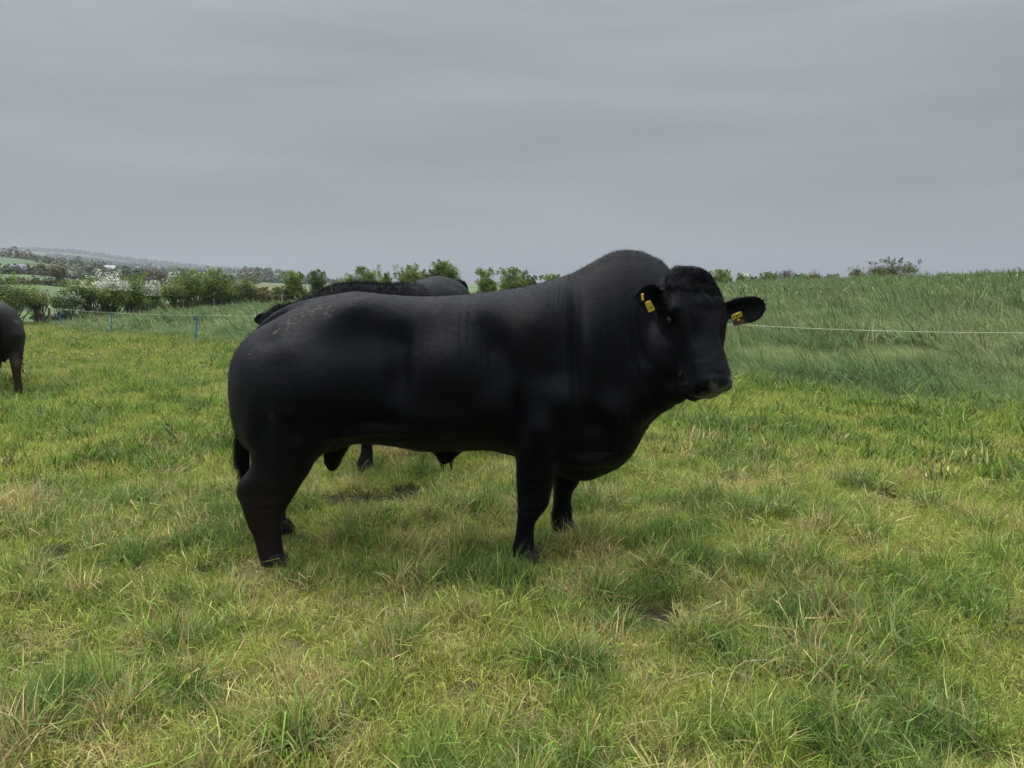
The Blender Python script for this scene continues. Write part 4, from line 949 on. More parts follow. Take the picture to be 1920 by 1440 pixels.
link('whisker', hair_mesh('whisker', rt, -HS + HA * .4 + rg.normal(0, .35, (n, 3)), .032, .0005, rg, 4, .25), M_WHISK, bull)
# sparse short coat hairs lying back and down over the whole body
def coat_hairs(n, length, width):
    ok = np.where((Vf[:, 2] > .12) & ((Nf @ np.array([0, -1, .25])) > -.45))[0]; k = rg.choice(ok, n)
    fw = np.where(uu[k] > 1080, .2, -1.0)[:, None] * np.array([1.0, 0, 0]) + np.array([0, 0, -.55]); rt = Vf[k] + rg.normal(0, .004, (n, 3)); t_ = fw - Nf[k] * (fw * Nf[k]).sum(1)[:, None]
    nose_ = np.array([a.value for a in body.attributes['nose'].data])[k] < .1
    rt = rt[nose_] - Nf[k][nose_] * .001; link('coat_hair', hair_mesh('coat_hair', rt, t_[nose_] + Nf[k][nose_] * .16 + rg.normal(0, .16, (len(rt), 3)), length, width, rg, 2, .0, .1), M_HAIR, bull)
coat_hairs(70000, .011, .0010)
# yellow ear tags with printed digits
def tagplate(c, right, up, w_, h_, text=None, size=.012, taper=1.0, ts=0.0):
    right = np.asarray(right, float); right /= np.linalg.norm(right); up = np.asarray(up, float); up -= right * up.dot(right); up /= np.linalg.norm(up); n_ = np.cross(right, up)
    pts = [(-1, -.85), (-.85, -1), (.85, -1), (1, -.85), (1 * taper, .8), (.8 * taper, 1), (-.8 * taper, 1), (-1 * taper, .8)]
    v = [c + right * (a * w_ / 2) + up * (b * h_ / 2) - n_ * .0015 for a, b in pts] + [c + right * (a * w_ / 2) + up * (b * h_ / 2) + n_ * .0015 for a, b in pts]
    f = [tuple(range(8))[::-1], tuple(range(8, 16))] + [(i, (i + 1) % 8, (i + 1) % 8 + 8, i + 8) for i in range(8)]
    o = link('ear_tag', mesh_np('ear_tag', v, f), M_TAG, bull)
    mb = MB(); mb.add(ellipsoid(c + up * h_ * .36 + n_ * .003, (.006, .006, .006), n=8)); link('rivet', mb.mesh('rivet', True), M_TAG, o)
    if text:
        cu = bpy.data.curves.new('tag_number', 'FONT'); cu.body = text; cu.size = size; cu.extrude = .0003; cu.align_x = 'CENTER'; cu.align_y = 'CENTER'
        to = bpy.data.objects.new('tmp', cu); COL.objects.link(to); me = bpy.data.meshes.new_from_object(to.evaluated_get(bpy.context.evaluated_depsgraph_get())); bpy.data.objects.remove(to)
        q = get_co(me).astype(float); cc = c + up * ts + n_ * .0022
        setco(me, cc + np.outer(q[:, 0], right) + np.outer(q[:, 1], up) + np.outer(q[:, 2], n_)); me.name = 'tag_number'
        link('tag_number', me, M_INK, o)
    return o, n_
a = at(1371, 597, 3.93); b = at(1393, 588, 3.93); tcn = at(1381.5, 592, 3.925)
tagplate(tcn, b - a, np.array([-.15, -.45, 1.0]), .056, .030, '1281', .018, .95)
tb = at(1385, 604, 3.98); M_TAGB = simple('orange_tag_back', (.06, .026, .014), .6, .2)
o, _ = tagplate(tb, at(1398, 603, 3.98) - at(1378, 606, 3.98), np.array([0, .2, 1.0]), .060, .030)
o.data.materials.clear(); o.data.materials.append(M_TAGB); o['label'] = 'orange brown back half of the tag below the ear'
RB = at(1218, 574, 3.70)
tagplate(RB, at(1226, 578, 3.70) - at(1213, 583.5, 3.715), at(1211, 562, 3.70) - at(1221, 586, 3.70), .034, .054, '1281', .017, .85, -.010)
tagplate(at(1204.5, 557, 3.69), np.array([.5, .85, 0]), at(1203.5, 551, 3.69) - at(1205.5, 564, 3.69), .022, .032, None)
# ------------------------------------------------------------------ grass
def tuft(name, n, lo, hi, width, spread, lean, lean_dir=None, segs=4, seed=0, mat=None, fold=.5, base_flat=0.0):
    rg = np.random.default_rng(seed)
    a = rg.uniform(0, 2 * math.pi, n); rr = spread * np.sqrt(rg.random(n)); root = np.stack([np.cos(a) * rr, np.sin(a) * rr, np.full(n, -.012)], 1)
    la = a + rg.normal(0, 1.1, n); d = np.stack([np.cos(la), np.sin(la)], 1) * np.abs(rg.normal(lean, lean * .6, n))[:, None]
    if lean_dir is not None: d = d * .6 + np.array(lean_dir) * rg.uniform(.6, 1.3, (n, 1))
    ln = rg.uniform(lo, hi, n); ln = np.where(rg.random(n) < .12, ln * 1.35, ln)
    side = np.stack([-np.sin(la + rg.normal(0, .9, n)), np.cos(la + rg.normal(0, .9, n)), np.zeros(n)], 1)
    V = []; up0 = 1 - base_flat * rg.random(n); tl = []
    dirn = np.stack([d[:, 0] * .35, d[:, 1] * .35, up0], 1); p = root.copy()
    bend = rg.uniform(.6, 1.6, n)[:, None]
    kink = rg.random(n) < .18
    for k in range(segs + 1):
        t = k / segs; wv = width * (1 - t ** 1.7) * rg.uniform(.8, 1.2, n) if k < segs else np.full(n, width * .08)
        wv = np.maximum(wv, width * .08)
        V += [p - side * wv[:, None] / 2, p + side * wv[:, None] / 2]; tl += [np.full(n, t)] * 2
        dd = dirn.copy(); dd[:, :2] += d * bend * t * 1.6; dd[:, 2] -= (np.linalg.norm(d, axis=1) * bend[:, 0] * t * 1.05) + (kink & (t > .45)) * 1.2
        dd /= np.linalg.norm(dd, axis=1)[:, None] + 1e-9; p = p + dd * (ln / segs)[:, None]
    m = 2 * (segs + 1); V = np.stack(V, 1); V[..., 2] = np.maximum(V[..., 2], -.02)
    base = np.arange(n)[:, None] * m
    F = np.concatenate([base + np.array([2 * k, 2 * k + 1, 2 * k + 3, 2 * k + 2]) for k in range(segs)])
    me = mesh_np(name, V.reshape(-1, 3), F.reshape(-1, 4), False)
    fattr(me, 't', np.stack(tl, 1).reshape(-1)); fattr(me, 'r', np.repeat(rg.random(n), m))
    me.materials.append(mat)
    return bpy.data.objects.new(name, me)

def grass_mat(name, yellow, lush, blue, straw, transl=.35, root=.45, drybias=0.0, tip=.30):
    m, nt, N, L = newmat(name)
    o = N('ShaderNodeOutputMaterial'); d = N('ShaderNodeBsdfPrincipled'); tr = N('ShaderNodeBsdfTranslucent'); mx = N('ShaderNodeMixShader')
    al = N('ShaderNodeAttribute'); al.attribute_type = 'INSTANCER'; al.attribute_name = 'lush'
    ad = N('ShaderNodeAttribute'); ad.attribute_type = 'INSTANCER'; ad.attribute_name = 'dry'
    ar = N('ShaderNodeAttribute'); ar.attribute_name = 'r'; at_ = N('ShaderNodeAttribute'); at_.attribute_name = 't'
    # per-blade variation of the patch value
    v = N('ShaderNodeMath'); v.operation = 'MULTIPLY_ADD'; L(ar.outputs['Fac'], v.inputs[0]); v.inputs[1].default_value = .5; L(al.outputs['Fac'], v.inputs[2])
    s = N('ShaderNodeMath'); s.operation = 'SUBTRACT'; L(v.outputs[0], s.inputs[0]); s.inputs[1].default_value = .25
    r = N('ShaderNodeValToRGB'); L(s.outputs[0], r.inputs[0])
    r.color_ramp.elements[0].position = .08; r.color_ramp.elements[0].color = (*yellow, 1); r.color_ramp.elements[1].position = .95; r.color_ramp.elements[1].color = (*blue, 1)
    e = r.color_ramp.elements.new(.5); e.color = (*lush, 1)
    # straw: chosen blades turn dry, and the patch dryness raises the share; tips dry out too
    q = N('ShaderNodeMath'); q.operation = 'MULTIPLY'; L(ar.outputs['Fac'], q.inputs[0]); q.inputs[1].default_value = 7.31
    fr = N('ShaderNodeMath'); fr.operation = 'FRACT'; L(q.outputs[0], fr.inputs[0])
    q2 = N('ShaderNodeMath'); q2.operation = 'SUBTRACT'; L(ad.outputs['Fac'], q2.inputs[0]); L(fr.outputs[0], q2.inputs[1])
    q3 = N('ShaderNodeMapRange'); q3.inputs[1].default_value = -.06; q3.inputs[2].default_value = .06; L(q2.outputs[0], q3.inputs[0])
    tp_ = N('ShaderNodeMapRange'); tp_.inputs[1].default_value = .7; tp_.inputs[2].default_value = 1.0; tp_.inputs[4].default_value = tip; L(at_.outputs['Fac'], tp_.inputs[0])
    mxx = N('ShaderNodeMath'); mxx.operation = 'MAXIMUM'; L(q3.outputs[0], mxx.inputs[0]); L(tp_.outputs[0], mxx.inputs[1])
    st = N('ShaderNodeMix'); st.data_type = 'RGBA'; L(mxx.outputs[0], st.inputs[0]); L(r.outputs[0], st.inputs[6])
    # straw itself runs from bleached to brown
    sr = N('ShaderNodeValToRGB'); q4 = N('ShaderNodeMath'); q4.operation = 'MULTIPLY'; L(ar.outputs['Fac'], q4.inputs[0]); q4.inputs[1].default_value = 3.77; f4 = N('ShaderNodeMath'); f4.operation = 'FRACT'; L(q4.outputs[0], f4.inputs[0]); L(f4.outputs[0], sr.inputs[0])
    sr.color_ramp.elements[0].color = (straw[0] * .5, straw[1] * .42, straw[2] * .35, 1); sr.color_ramp.elements[1].color = (straw[0] * 1.35, straw[1] * 1.3, straw[2] * 1.3, 1)
    e = sr.color_ramp.elements.new(.5); e.color = (*straw, 1)
    L(sr.outputs[0], st.inputs[7])
    # darker brown towards the root: shade in the gaps between blades painted in
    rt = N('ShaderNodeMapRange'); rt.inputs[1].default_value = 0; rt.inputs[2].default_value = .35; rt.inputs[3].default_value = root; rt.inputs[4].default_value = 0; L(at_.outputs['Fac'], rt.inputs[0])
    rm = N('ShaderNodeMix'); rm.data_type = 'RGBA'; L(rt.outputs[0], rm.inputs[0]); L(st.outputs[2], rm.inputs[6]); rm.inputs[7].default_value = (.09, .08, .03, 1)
    q5 = N('ShaderNodeMath'); q5.operation = 'MULTIPLY'; L(ar.outputs['Fac'], q5.inputs[0]); q5.inputs[1].default_value = 23.7; f5 = N('ShaderNodeMath'); f5.operation = 'FRACT'; L(q5.outputs[0], f5.inputs[0])
    br = N('ShaderNodeMapRange'); br.inputs[3].default_value = .34; br.inputs[4].default_value = 1.5; L(f5.outputs[0], br.inputs[0])
    bs = N('ShaderNodeVectorMath'); bs.operation = 'SCALE'; L(rm.outputs[2], bs.inputs[0]); L(br.outputs[0], bs.inputs['Scale'])
    L(bs.outputs[0], d.inputs['Base Color']); L(bs.outputs[0], tr.inputs['Color'])
    d.inputs['Roughness'].default_value = .5; d.inputs['Specular IOR Level'].default_value = .35; mx.inputs[0].default_value = transl
    L(d.outputs[0], mx.inputs[1]); L(tr.outputs[0], mx.inputs[2]); L(mx.outputs[0], o.inputs[0])
    return m
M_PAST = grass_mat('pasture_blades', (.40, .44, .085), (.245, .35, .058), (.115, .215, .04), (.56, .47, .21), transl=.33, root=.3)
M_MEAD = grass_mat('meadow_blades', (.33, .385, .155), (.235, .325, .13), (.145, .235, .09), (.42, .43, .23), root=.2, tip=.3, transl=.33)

def make_collection(name, objs):
    c = bpy.data.collections.new(name)
    for i, o in enumerate(objs): o.name = '%s_%02d' % (name, i); c.objects.link(o)
    return c
def gn_scatter(name, P, rot, scl, idx, attrs, coll, label, cat):
    me = bpy.data.meshes.new(name); me.vertices.add(len(P)); me.vertices.foreach_set('co', P.astype(np.float32).ravel())
    a = me.attributes.new('rot', 'FLOAT_VECTOR', 'POINT'); a.data.foreach_set('vector', rot.astype(np.float32).ravel())
    a = me.attributes.new('scl', 'FLOAT_VECTOR', 'POINT'); a.data.foreach_set('vector', scl.astype(np.float32).ravel())
    a = me.attributes.new('idx', 'INT', 'POINT'); a.data.foreach_set('value', idx.astype(np.int32))
    for k, v in attrs.items(): fattr(me, k, v)
    o = bpy.data.objects.new(name, me); COL.objects.link(o)
    ng = bpy.data.node_groups.new(name, 'GeometryNodeTree'); ng.interface.new_socket('Geometry', in_out='INPUT', socket_type='NodeSocketGeometry'); ng.interface.new_socket('Geometry', in_out='OUTPUT', socket_type='NodeSocketGeometry')
    n = ng.nodes.new; l = ng.links.new
    gi = n('NodeGroupInput'); go = n('NodeGroupOutput'); ci = n('GeometryNodeCollectionInfo'); ci.inputs['Collection'].default_value = coll; ci.inputs['Separate Children'].default_value = True; ci.inputs['Reset Children'].default_value = True
    ip = n('GeometryNodeInstanceOnPoints'); ip.inputs['Pick Instance'].default_value = True
    def na(t, nm): q = n('GeometryNodeInputNamedAttribute'); q.data_type = t; q.inputs['Name'].default_value = nm; return q.outputs['Attribute']
    l(gi.outputs[0], ip.inputs['Points']); l(ci.outputs[0], ip.inputs['Instance']); l(na('INT', 'idx'), ip.inputs['Instance Index']); l(na('FLOAT_VECTOR', 'rot'), ip.inputs['Rotation']); l(na('FLOAT_VECTOR', 'scl'), ip.inputs['Scale'])
    l(ip.outputs[0], go.inputs[0])
    md = o.modifiers.new('scatter', 'NODES'); md.node_group = ng
    return tag(o, label, cat, kind='stuff')

wd = (-.55, -.15)      # the wind lays long blades over to the left
PT = []
for i in range(4): PT.append(tuft('g', 24, .065, .145, .0048, .06, .8, seed=i, mat=M_PAST))                         # 0-3 short
for i in range(3): PT.append(tuft('g', 30, .12, .22, .0054, .055, .65, seed=10 + i, mat=M_PAST))                     # 4-6 lush tufts
for i in range(3): PT.append(tuft('g', 24, .07, .15, .0040, .075, 1.4, seed=20 + i, mat=M_PAST, base_flat=.7))       # 7-9 flattened thatch
for i in range(3): PT.append(tuft('g', 30, .055, .13, .011, .11, .6, segs=3, seed=30 + i, mat=M_PAST))               # 10-12 middle distance
for i in range(3): PT.append(tuft('g', 30, .07, .17, .026, .26, .7, segs=2, seed=40 + i, mat=M_PAST))                # 13-15 far
CP_ = make_collection('pasture_tuft', PT)
MT = []
for i in range(4): MT.append(tuft('m', 34, .26, .50, .0085, .12, .5, lean_dir=wd, segs=5, seed=50 + i, mat=M_MEAD))   # 0-3 near
for i in range(3): MT.append(tuft('m', 34, .26, .50, .020, .26, .55, lean_dir=wd, segs=4, seed=60 + i, mat=M_MEAD))   # 4-6 mid
for i in range(3): MT.append(tuft('m', 30, .25, .50, .045, .55, .6, lean_dir=wd, segs=3, seed=70 + i, mat=M_MEAD))    # 7-9 far
CM_ = make_collection('meadow_tuft', MT)

def scatter(bands, seed, half=51.0):
    rg = np.random.default_rng(seed); out_ = []
    for r0, r1, dens in bands:
        ar = math.radians(half) * (r1 ** 2 - r0 ** 2); n = int(ar * dens)
        r_ = np.sqrt(rg.uniform(r0 ** 2, r1 ** 2, n)); a = rg.uniform(-1, 1, n) * math.radians(half)
        out_.append(np.stack([np.sin(a) * r_, np.cos(a) * r_, r_], 1))
    return np.concatenate(out_)
FEET = [tuple(at(u, v, y)[:2]) for u, v, y in ((516, 1064, 4.06), (990, 1056, 4.10), (1062, 1002, 4.60), (535, 1020, 4.60))] + [ground_pt(690, 888), ground_pt(31, 741)]
def pasture():
    rg = np.random.default_rng(77)
    Q = scatter([(.9, 3.2, 800), (3.2, 6.5, 620), (6.5, 11, 260), (11, 18, 95), (18, 30, 40), (30, 48, 18)], 3)
    # a wider sparse apron so that the ground is covered a step to either side
    x, y, d = Q.T
    fs = fence_side(x, y)
    keep = (fs < .25 * rg.normal(0, 1, len(x))) & (mud(x, y) < rg.uniform(.02, .55, len(x)))
    # keep the hedge foot: no pasture past the hedge line
    x, y, d = x[keep], y[keep], d[keep]; n = len(x)
    pa = NA.fbm(x * 1.5, y * 1.5, 4); pb = NB.fbm(x * 4.2, y * 4.2, 3); pc = NC.fbm(x * 2.2, y * 2.2, 3); pd = ND.fbm(x * 8, y * 8, 2)
    lush = np.clip(((pa - .5) * 1.1 + (pb - .5) * 1.8) * (1 - .25 * sstep(7, 14, d)) + .36 + rg.normal(0, .15, n) + .30 * sstep(-1.6, .2, fs[keep]), 0, 1)
    dry = np.clip((pc - .5) * .9 + (pd - .5) * 1.2 + .24 + rg.normal(0, .06, n) - (lush > .62) * .15, .03, .9) * np.where(d > 8, .45, 1)
    idx = rg.integers(0, 4, n)
    foot = np.zeros(n)
    for fx, fy in FEET: foot = np.maximum(foot, np.exp(-((x - fx) / .19) ** 2 - ((y - fy + .10) / .17) ** 2))
    lush = np.clip(lush + .15 * foot, 0, 1)
    tall = ((lush + (pd - .5) > .62) & (rg.random(n) < .6)) ; flat = (dry > .38) & (rg.random(n) < .6)
    idx = np.where(flat, rg.integers(7, 10, n), idx); idx = np.where(tall, rg.integers(4, 7, n), idx)
    idx = np.where((d > 6.5), rg.integers(10, 13, n), idx); idx = np.where(d > 18, rg.integers(13, 16, n), idx)
    s = np.where(d > 6.5, .40 + .55 * pb, .42 + .68 * pb + .45 * (pd - .5)) * (1 - .62 * foot) * rg.uniform(.75, 1.25, n); s = np.where(d > 6.5, s * (1 + .5 * (lush > .6)), s)
    s *= np.where((fs[keep] > -1.0) & (d < 16), 1.2, 1) * np.where(d > 16, .72, 1) * (1 - .35 * np.clip(mud(x * 1.0, y + .05), 0, 1))
    z = HH(x, y)
    rot = np.stack([rg.normal(0, .35, n), rg.normal(-.12, .35, n), rg.uniform(0, 6.283, n)], 1)
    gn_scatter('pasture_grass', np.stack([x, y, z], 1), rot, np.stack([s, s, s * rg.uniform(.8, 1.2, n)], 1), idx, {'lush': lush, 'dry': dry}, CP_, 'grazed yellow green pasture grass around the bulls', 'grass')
def meadow():
    rg = np.random.default_rng(78)
    Q = scatter([(8, 18, 62), (18, 34, 22), (34, 80, 6.5)], 4, 48)
    x, y, d = Q.T; fs = fence_side(x, y)
    hedge_x = np.interp(y, [38, 42, 52, 58, 62, 66, 70, 76, 90], [-26.5, -24.5, -25.2, -22.4, -17.5, -12, 0, 22, 60])
    keep = (fs > .5 * rg.normal(0, 1, len(x))) & ((x > hedge_x) | (y < 40) & (x > -24)) & (y < 86)
    x, y, d, fs = x[keep], y[keep], d[keep], fs[keep]; n = len(x)
    pa = NB.fbm(x * .35, y * .35, 4); pb = NC.fbm(x * 1.1, y * 1.1, 3); pc = ND.fbm(x * .22, y * .22, 3)
    lush = np.clip((pa - .5) * 2.2 + (pb - .5) * 1.4 + .45 + rg.normal(0, .1, n), 0, 1); dry = np.clip((pc - .5) * .8 + .06 + rg.normal(0, .04, n), .01, .4)
    idx = np.where(d < 18, rg.integers(0, 4, n), np.where(d < 34, rg.integers(4, 7, n), rg.integers(7, 10, n)))
    s = (.22 + .75 * pb + .42 * pa) * rg.uniform(.75, 1.2, n) * (.5 + .5 * sstep(-.3, 2.2, fs)); z = HH(x, y); tus = sstep(.60, .68, NA.fbm(x * .9 + 5, y * .9, 2)); lush = np.clip(lush + .5 * tus, 0, 1); s = s * (1 + .7 * tus)
    gust = (pa - .5) * 1.6
    rot = np.stack([rg.normal(0, .12, n), rg.normal(-.10, .12, n) - gust * .5, rg.normal(0, .45, n) + gust], 1)
    gn_scatter('meadow_grass', np.stack([x, y, z], 1), rot, np.stack([s, s, s], 1), idx, {'lush': lush, 'dry': dry}, CM_, 'long wind-blown blue green grass beyond the electric wire', 'grass')
pasture(); meadow()

# a few long bleached stalks lying across the sward
rg = np.random.default_rng(31)
M_STRAW = simple('bleached_stalk', (.50, .45, .28), .6, .3, .2, 30)
stk = [((1350, 1360), (1395, 1285), (1580, 1270)), ((1330, 1395), (1345, 1300), (1420, 1310)), ((1510, 1320), (1545, 1290), (1578, 1272)), ((60, 1280), (10, 1275), (-40, 1300)), ((1255, 1308), (1320, 1310), (1350, 1325)), ((120, 1255), (60, 1265), (0, 1285)),
       ((500, 1200), (515, 1160), (522, 1130)), ((1165, 1395), (1230, 1400), (1290, 1412)), ((1400, 1382), (1430, 1365), (1450, 1355))]
STL = ['long bleached stalk lying right of the pale bent ones at lower right', 'bleached stalk bent in an arch at lower right', 'short bleached stalk crossing the tip of the long one', 'bleached stalk lying at the left edge of the foreground', 'bleached stalk running left from the arched one', 'second bleached stalk near the left edge, further from the viewer', 'short bleached stalk below the near hind hoof', 'bleached stalk lowest in the picture, right of its middle', 'short bleached stalk just right of the foot of the arched one']
def stalk(pts):
    P = []
    for k, (u, v) in enumerate(pts):
        x, y = ground_pt(u, v); P.append([x, y, float(HH(x, y)) + (.09 if k == 1 else .055)])
    P = catmull(P, 9); return tube(P, np.linspace(.0013, .0006, 9), 5)
for p in stk:
    o = link('grass_stalk', mesh_np('grass_stalk', *stalk(p), smooth=True), M_STRAW)
    tag(o, STL[stk.index(p)], 'grass stalk', 'bleached grass stalks lying in the foreground')

# broken, trodden mud where the grass is gone
M_MUD = simple('wet_mud', (.024, .017, .011), .75, .2, .45, 22, .012, bscale=30)
MUDL = ['trodden muddy hoof holes behind the near hind leg, under the bull belly', 'smaller muddy hollow right of the trodden patch under the belly', 'dark muddy hole in the grass at lower centre right', 'brown worn patch right below the dark muddy hole', 'small dark hoof hole in the right foreground of the pasture',
        'brown worn hollow at the left edge of the grass', 'tiny burrow-like hole near the bottom right', 'dark worn spot at the far left edge of the picture', 'dark hoof hole near the bottom left corner', 'small dark hollow in front of the bull brisket', 'small hollow right of the far front hoof', 'small worn spot in front of the near hind leg']
for (mx_, my_, a, b), lab in zip(MUD, MUDL):
    n_a, n_r = 30, 9; V = []; 
    for j in range(n_r + 1):
        for i in range(n_a):
            th_ = 2 * math.pi * i / n_a; f = j / n_r * (1 + .28 * math.sin(3 * th_ + mx_) + .2 * math.sin(5 * th_ + my_))
            x = mx_ + a * 1.05 * f * math.cos(th_); y = my_ + b * 1.05 * f * math.sin(th_)
            lump = .030 * max(0, mnoise.noise(Vector((x * 22, y * 22, .3)))) + .014 * mnoise.noise(Vector((x * 60, y * 60, 1.3)))
            V.append((x, y, float(HH(x, y)) + (.006 + lump) * (1 if j < n_r else 0) - (.02 if j == n_r else 0)))
    F = [(j * n_a + i, j * n_a + (i + 1) % n_a, (j + 1) * n_a + (i + 1) % n_a, (j + 1) * n_a + i) for j in range(n_r) for i in range(n_a)]
    tag(link('mud_patch', mesh_np('mud_patch', V, F, True), M_MUD), lab, 'mud patch', kind='structure')
# dung pat at the bottom edge
rg = np.random.default_rng(8); gx, gy = ground_pt(528, 1437); dn = empty('dung_pat', (gx, gy, float(HH(gx, gy))), 'black lumps of dung at the bottom edge of the picture', 'dung')
for k in range(7):
    x = gx + rg.normal(0, .035); y = gy + rg.normal(0, .02); r_ = rg.uniform(.012, .022)
    v, f = ellipsoid((x, y, float(HH(x, y)) + .03), (r_, r_, r_ * .7), n=8); v = v + np.array([mnoise.noise(Vector(q * 70)) for q in v])[:, None] * .006
    link('lump', mesh_np('lump', v, f, True), M_MUD, dn)
# ------------------------------------------------------------------ the other cattle (built facing +X at the origin, then placed)
def cattle_mesh(L_=2.3, H=1.45, fat=1.0, voxel=.018, crest=0.0, scrotum=False, udder=False, head_yaw=0.0, name='body', drop=0.0):
    """body length L_, withers height H. Returns mesh plus handy points"""
    P = []; h = H / 1.45
    tab = [(-1.00, 1.20, .95, .10), (-.97, 1.27, .80, .17), (-.90, 1.37, .70, .235), (-.78, 1.44, .64, .275), (-.62, 1.47, .62, .30), (-.45, 1.44, .63, .30), (-.2, 1.41, .60, .33), (.1, 1.40, .57, .36), (.35, 1.41, .57, .34),
           (.52, 1.45 + crest * .5, .58, .29), (.68, 1.47 + crest, .62, .25), (.82, 1.46 + crest - drop * .35, .72, .21), (.95, 1.44 + crest * .6 - drop * .6, .86 - drop * .3, .165), (1.08, 1.42 + crest * .3 - drop * .8, 1.0 - drop * .6, .13), (1.2, 1.40 - drop, 1.08 - drop, .11)]
    R_ = []
    for x, zt, zb, w_ in interp_rings(tab, 60):
        zc = zb + (zt - zb) * .5; c = np.cos(TH); s = np.sin(TH)
        R_.append(np.stack([np.full(NT, x), w_ * fat * spow(c, .85), np.where(s > 0, zc + (zt - zc) * np.abs(s) ** .9, zc + (zb - zc) * np.abs(s) ** .9)], 1) * [1, 1, h])
    P.append(loft(R_))
    def leg(tab, y0, sgn):
        out_ = []
        for z, x0, x1, y, ry in tab: out_.append(np.stack([(x0 + x1) / 2 + (x1 - x0) / 2 * np.cos(TH), sgn * (y + ry * np.sin(TH)), np.full(NT, z * h)], 1))
        P.append(loft(out_))
    hind = [(1.15, -.93, -.45, .17, .11), (.95, -.99, -.42, .19, .14), (.80, -.97, -.50, .19, .13), (.66, -.93, -.62, .20, .10), (.55, -.95, -.72, .20, .08), (.48, -.98, -.77, .20, .068), (.42, -.965, -.80, .20, .062), (.34, -.93, -.815, .20, .052), (.22, -.90, -.815, .20, .046), (.13, -.90, -.80, .20, .052), (.07, -.89, -.76, .20, .058), (.0, -.88, -.74, .20, .06)]
    fore = [(1.0, .35, .75, .16, .10), (.8, .38, .72, .18, .11), (.66, .43, .68, .19, .09), (.52, .47, .64, .19, .07), (.42, .48, .62, .19, .062), (.36, .49, .60, .19, .055), (.25, .50, .585, .19, .045), (.14, .495, .59, .19, .046), (.07, .50, .63, .19, .056), (0, .50, .65, .19, .058)]
    for s in (-1, 1): leg(hind, .2, s); leg(fore, .19, s)
    # head carried forward and slightly down
    cy, sy = math.cos(head_yaw), math.sin(head_yaw)
    hp = np.array([1.17, 0, 1.34 * h - drop]); A = np.array([cy * .62, sy * .62, -.78]); S_ = np.array([-sy, cy, 0]); Nn = np.cross(A, S_); Nn = Nn if Nn[2] > 0 else -Nn
    R_ = []
    for t, wx, hf, hb in interp_rings(HEAD, 26):
        c = hp + A * (t * .52); R_.append(c + np.outer(wx * .8 * spow(np.cos(TH), .85), S_) + np.outer(np.where(np.sin(TH) > 0, hf, hb * .95) * np.sin(TH), Nn))
    P.append(loft(R_))
    for s in (-1, 1):
        b = hp + S_ * s * .13 - A * .0 - Nn * .03; e_, _, _, _ = ear(b, b + S_ * s * .2 + [0, 0, -.02], np.array([0, 0, 1.0]), .21, .058, Nn, cup=.035, th=.024); P.append(e_)
    tl = catmull([(-.86, 0, 1.42 * h), (-.99, 0, 1.40 * h), (-1.04, 0, 1.25 * h), (-1.045, 0, 1.0 * h), (-1.04, 0, .75 * h), (-1.03, 0, .6 * h)], 24); P.append(tube(tl, np.linspace(.042, .018, 24), 10))
    if scrotum: P.append(ellipsoid((-.62, 0, .58 * h), (.08, .08, .12)))
    if udder:
        P.append(ellipsoid((-.66, 0, .66 * h), (.20, .15, .13)))
        for a in (-.74, -.58):
            for s in (-.07, .07): P.append(tube([(a, s, .60 * h), (a, s * 1.1, .52 * h), (a, s * 1.1, .475 * h)], [.024, .02, .013], 10))
    me = remesh(P, voxel, 3, name)
    V = get_co(me).astype(float); N_ = get_no(me).astype(float)
    nz = np.array([mnoise.noise(Vector((p[0] * 3.3, p[1] * 3.3, p[2] * 3.3 + 9))) for p in V]); d = .014 * nz
    for x, z, rx, rz, a in [(-.55, 1.30, .10, .07, .022), (-.36, 1.12, .12, .16, -.030), (-.75, 1.0, .17, .2, .02), (-.48, .74, .10, .10, -.015), (.5, 1.05, .12, .22, .02), (.36, .9, .05, .2, -.018), (.66, 1.15, .04, .25, -.015)]:
        d += a * np.exp(-((V[:, 0] - x) / rx) ** 2 - ((V[:, 2] / h - z) / rz) ** 2) * sstep(.05, .2, np.abs(V[:, 1]))
    # groove between the buttocks
    d -= .06 * np.exp(-(V[:, 1] / .035) ** 2) * sstep(-.86, -.95, V[:, 0]) * (V[:, 2] < 1.15 * h) * (V[:, 2] > .7 * h) * (np.abs(N_[:, 0]) > .3) * (V[:, 0] > -1.02)
    setco(me, V + N_ * d[:, None])
    fattr(me, 'nose', sstep(.52 * .93, .52 * .97, (V - hp) @ A) * (V[:, 0] > 1.2) * (V[:, 2] < 1.05)); return me, tl, hp, A, S_, Nn
def place_cattle(e, ang, parts_):
    for o in parts_:
        o.parent = e; o.matrix_parent_inverse = Matrix.Identity(4)
    e.rotation_euler = (0, 0, ang)
def sub(name, me, m): o = bpy.data.objects.new(name, me); COL.objects.link(o); me.materials.clear(); me.materials.append(m); return o
def hoof_local(x, y, s=1.0):
    mb = MB()
    for k in (-1, 1):
        R_ = []
        for zz, f, b_, wv in [(-.01, .085, -.05, .031), (.02, .078, -.05, .031), (.045, .062, -.048, .029), (.07, .045, -.045, .026), (.09, .03, -.035, .02)]:
            R_.append(np.stack([x + (f + b_) / 2 + (f - b_) / 2 * np.cos(TH), y + k * .031 + wv * np.sin(TH), np.full(NT, zz)], 1))
        mb.add(loft(R_))
    return sub('hoof', mb.mesh('hoof', True), M_HOOF)

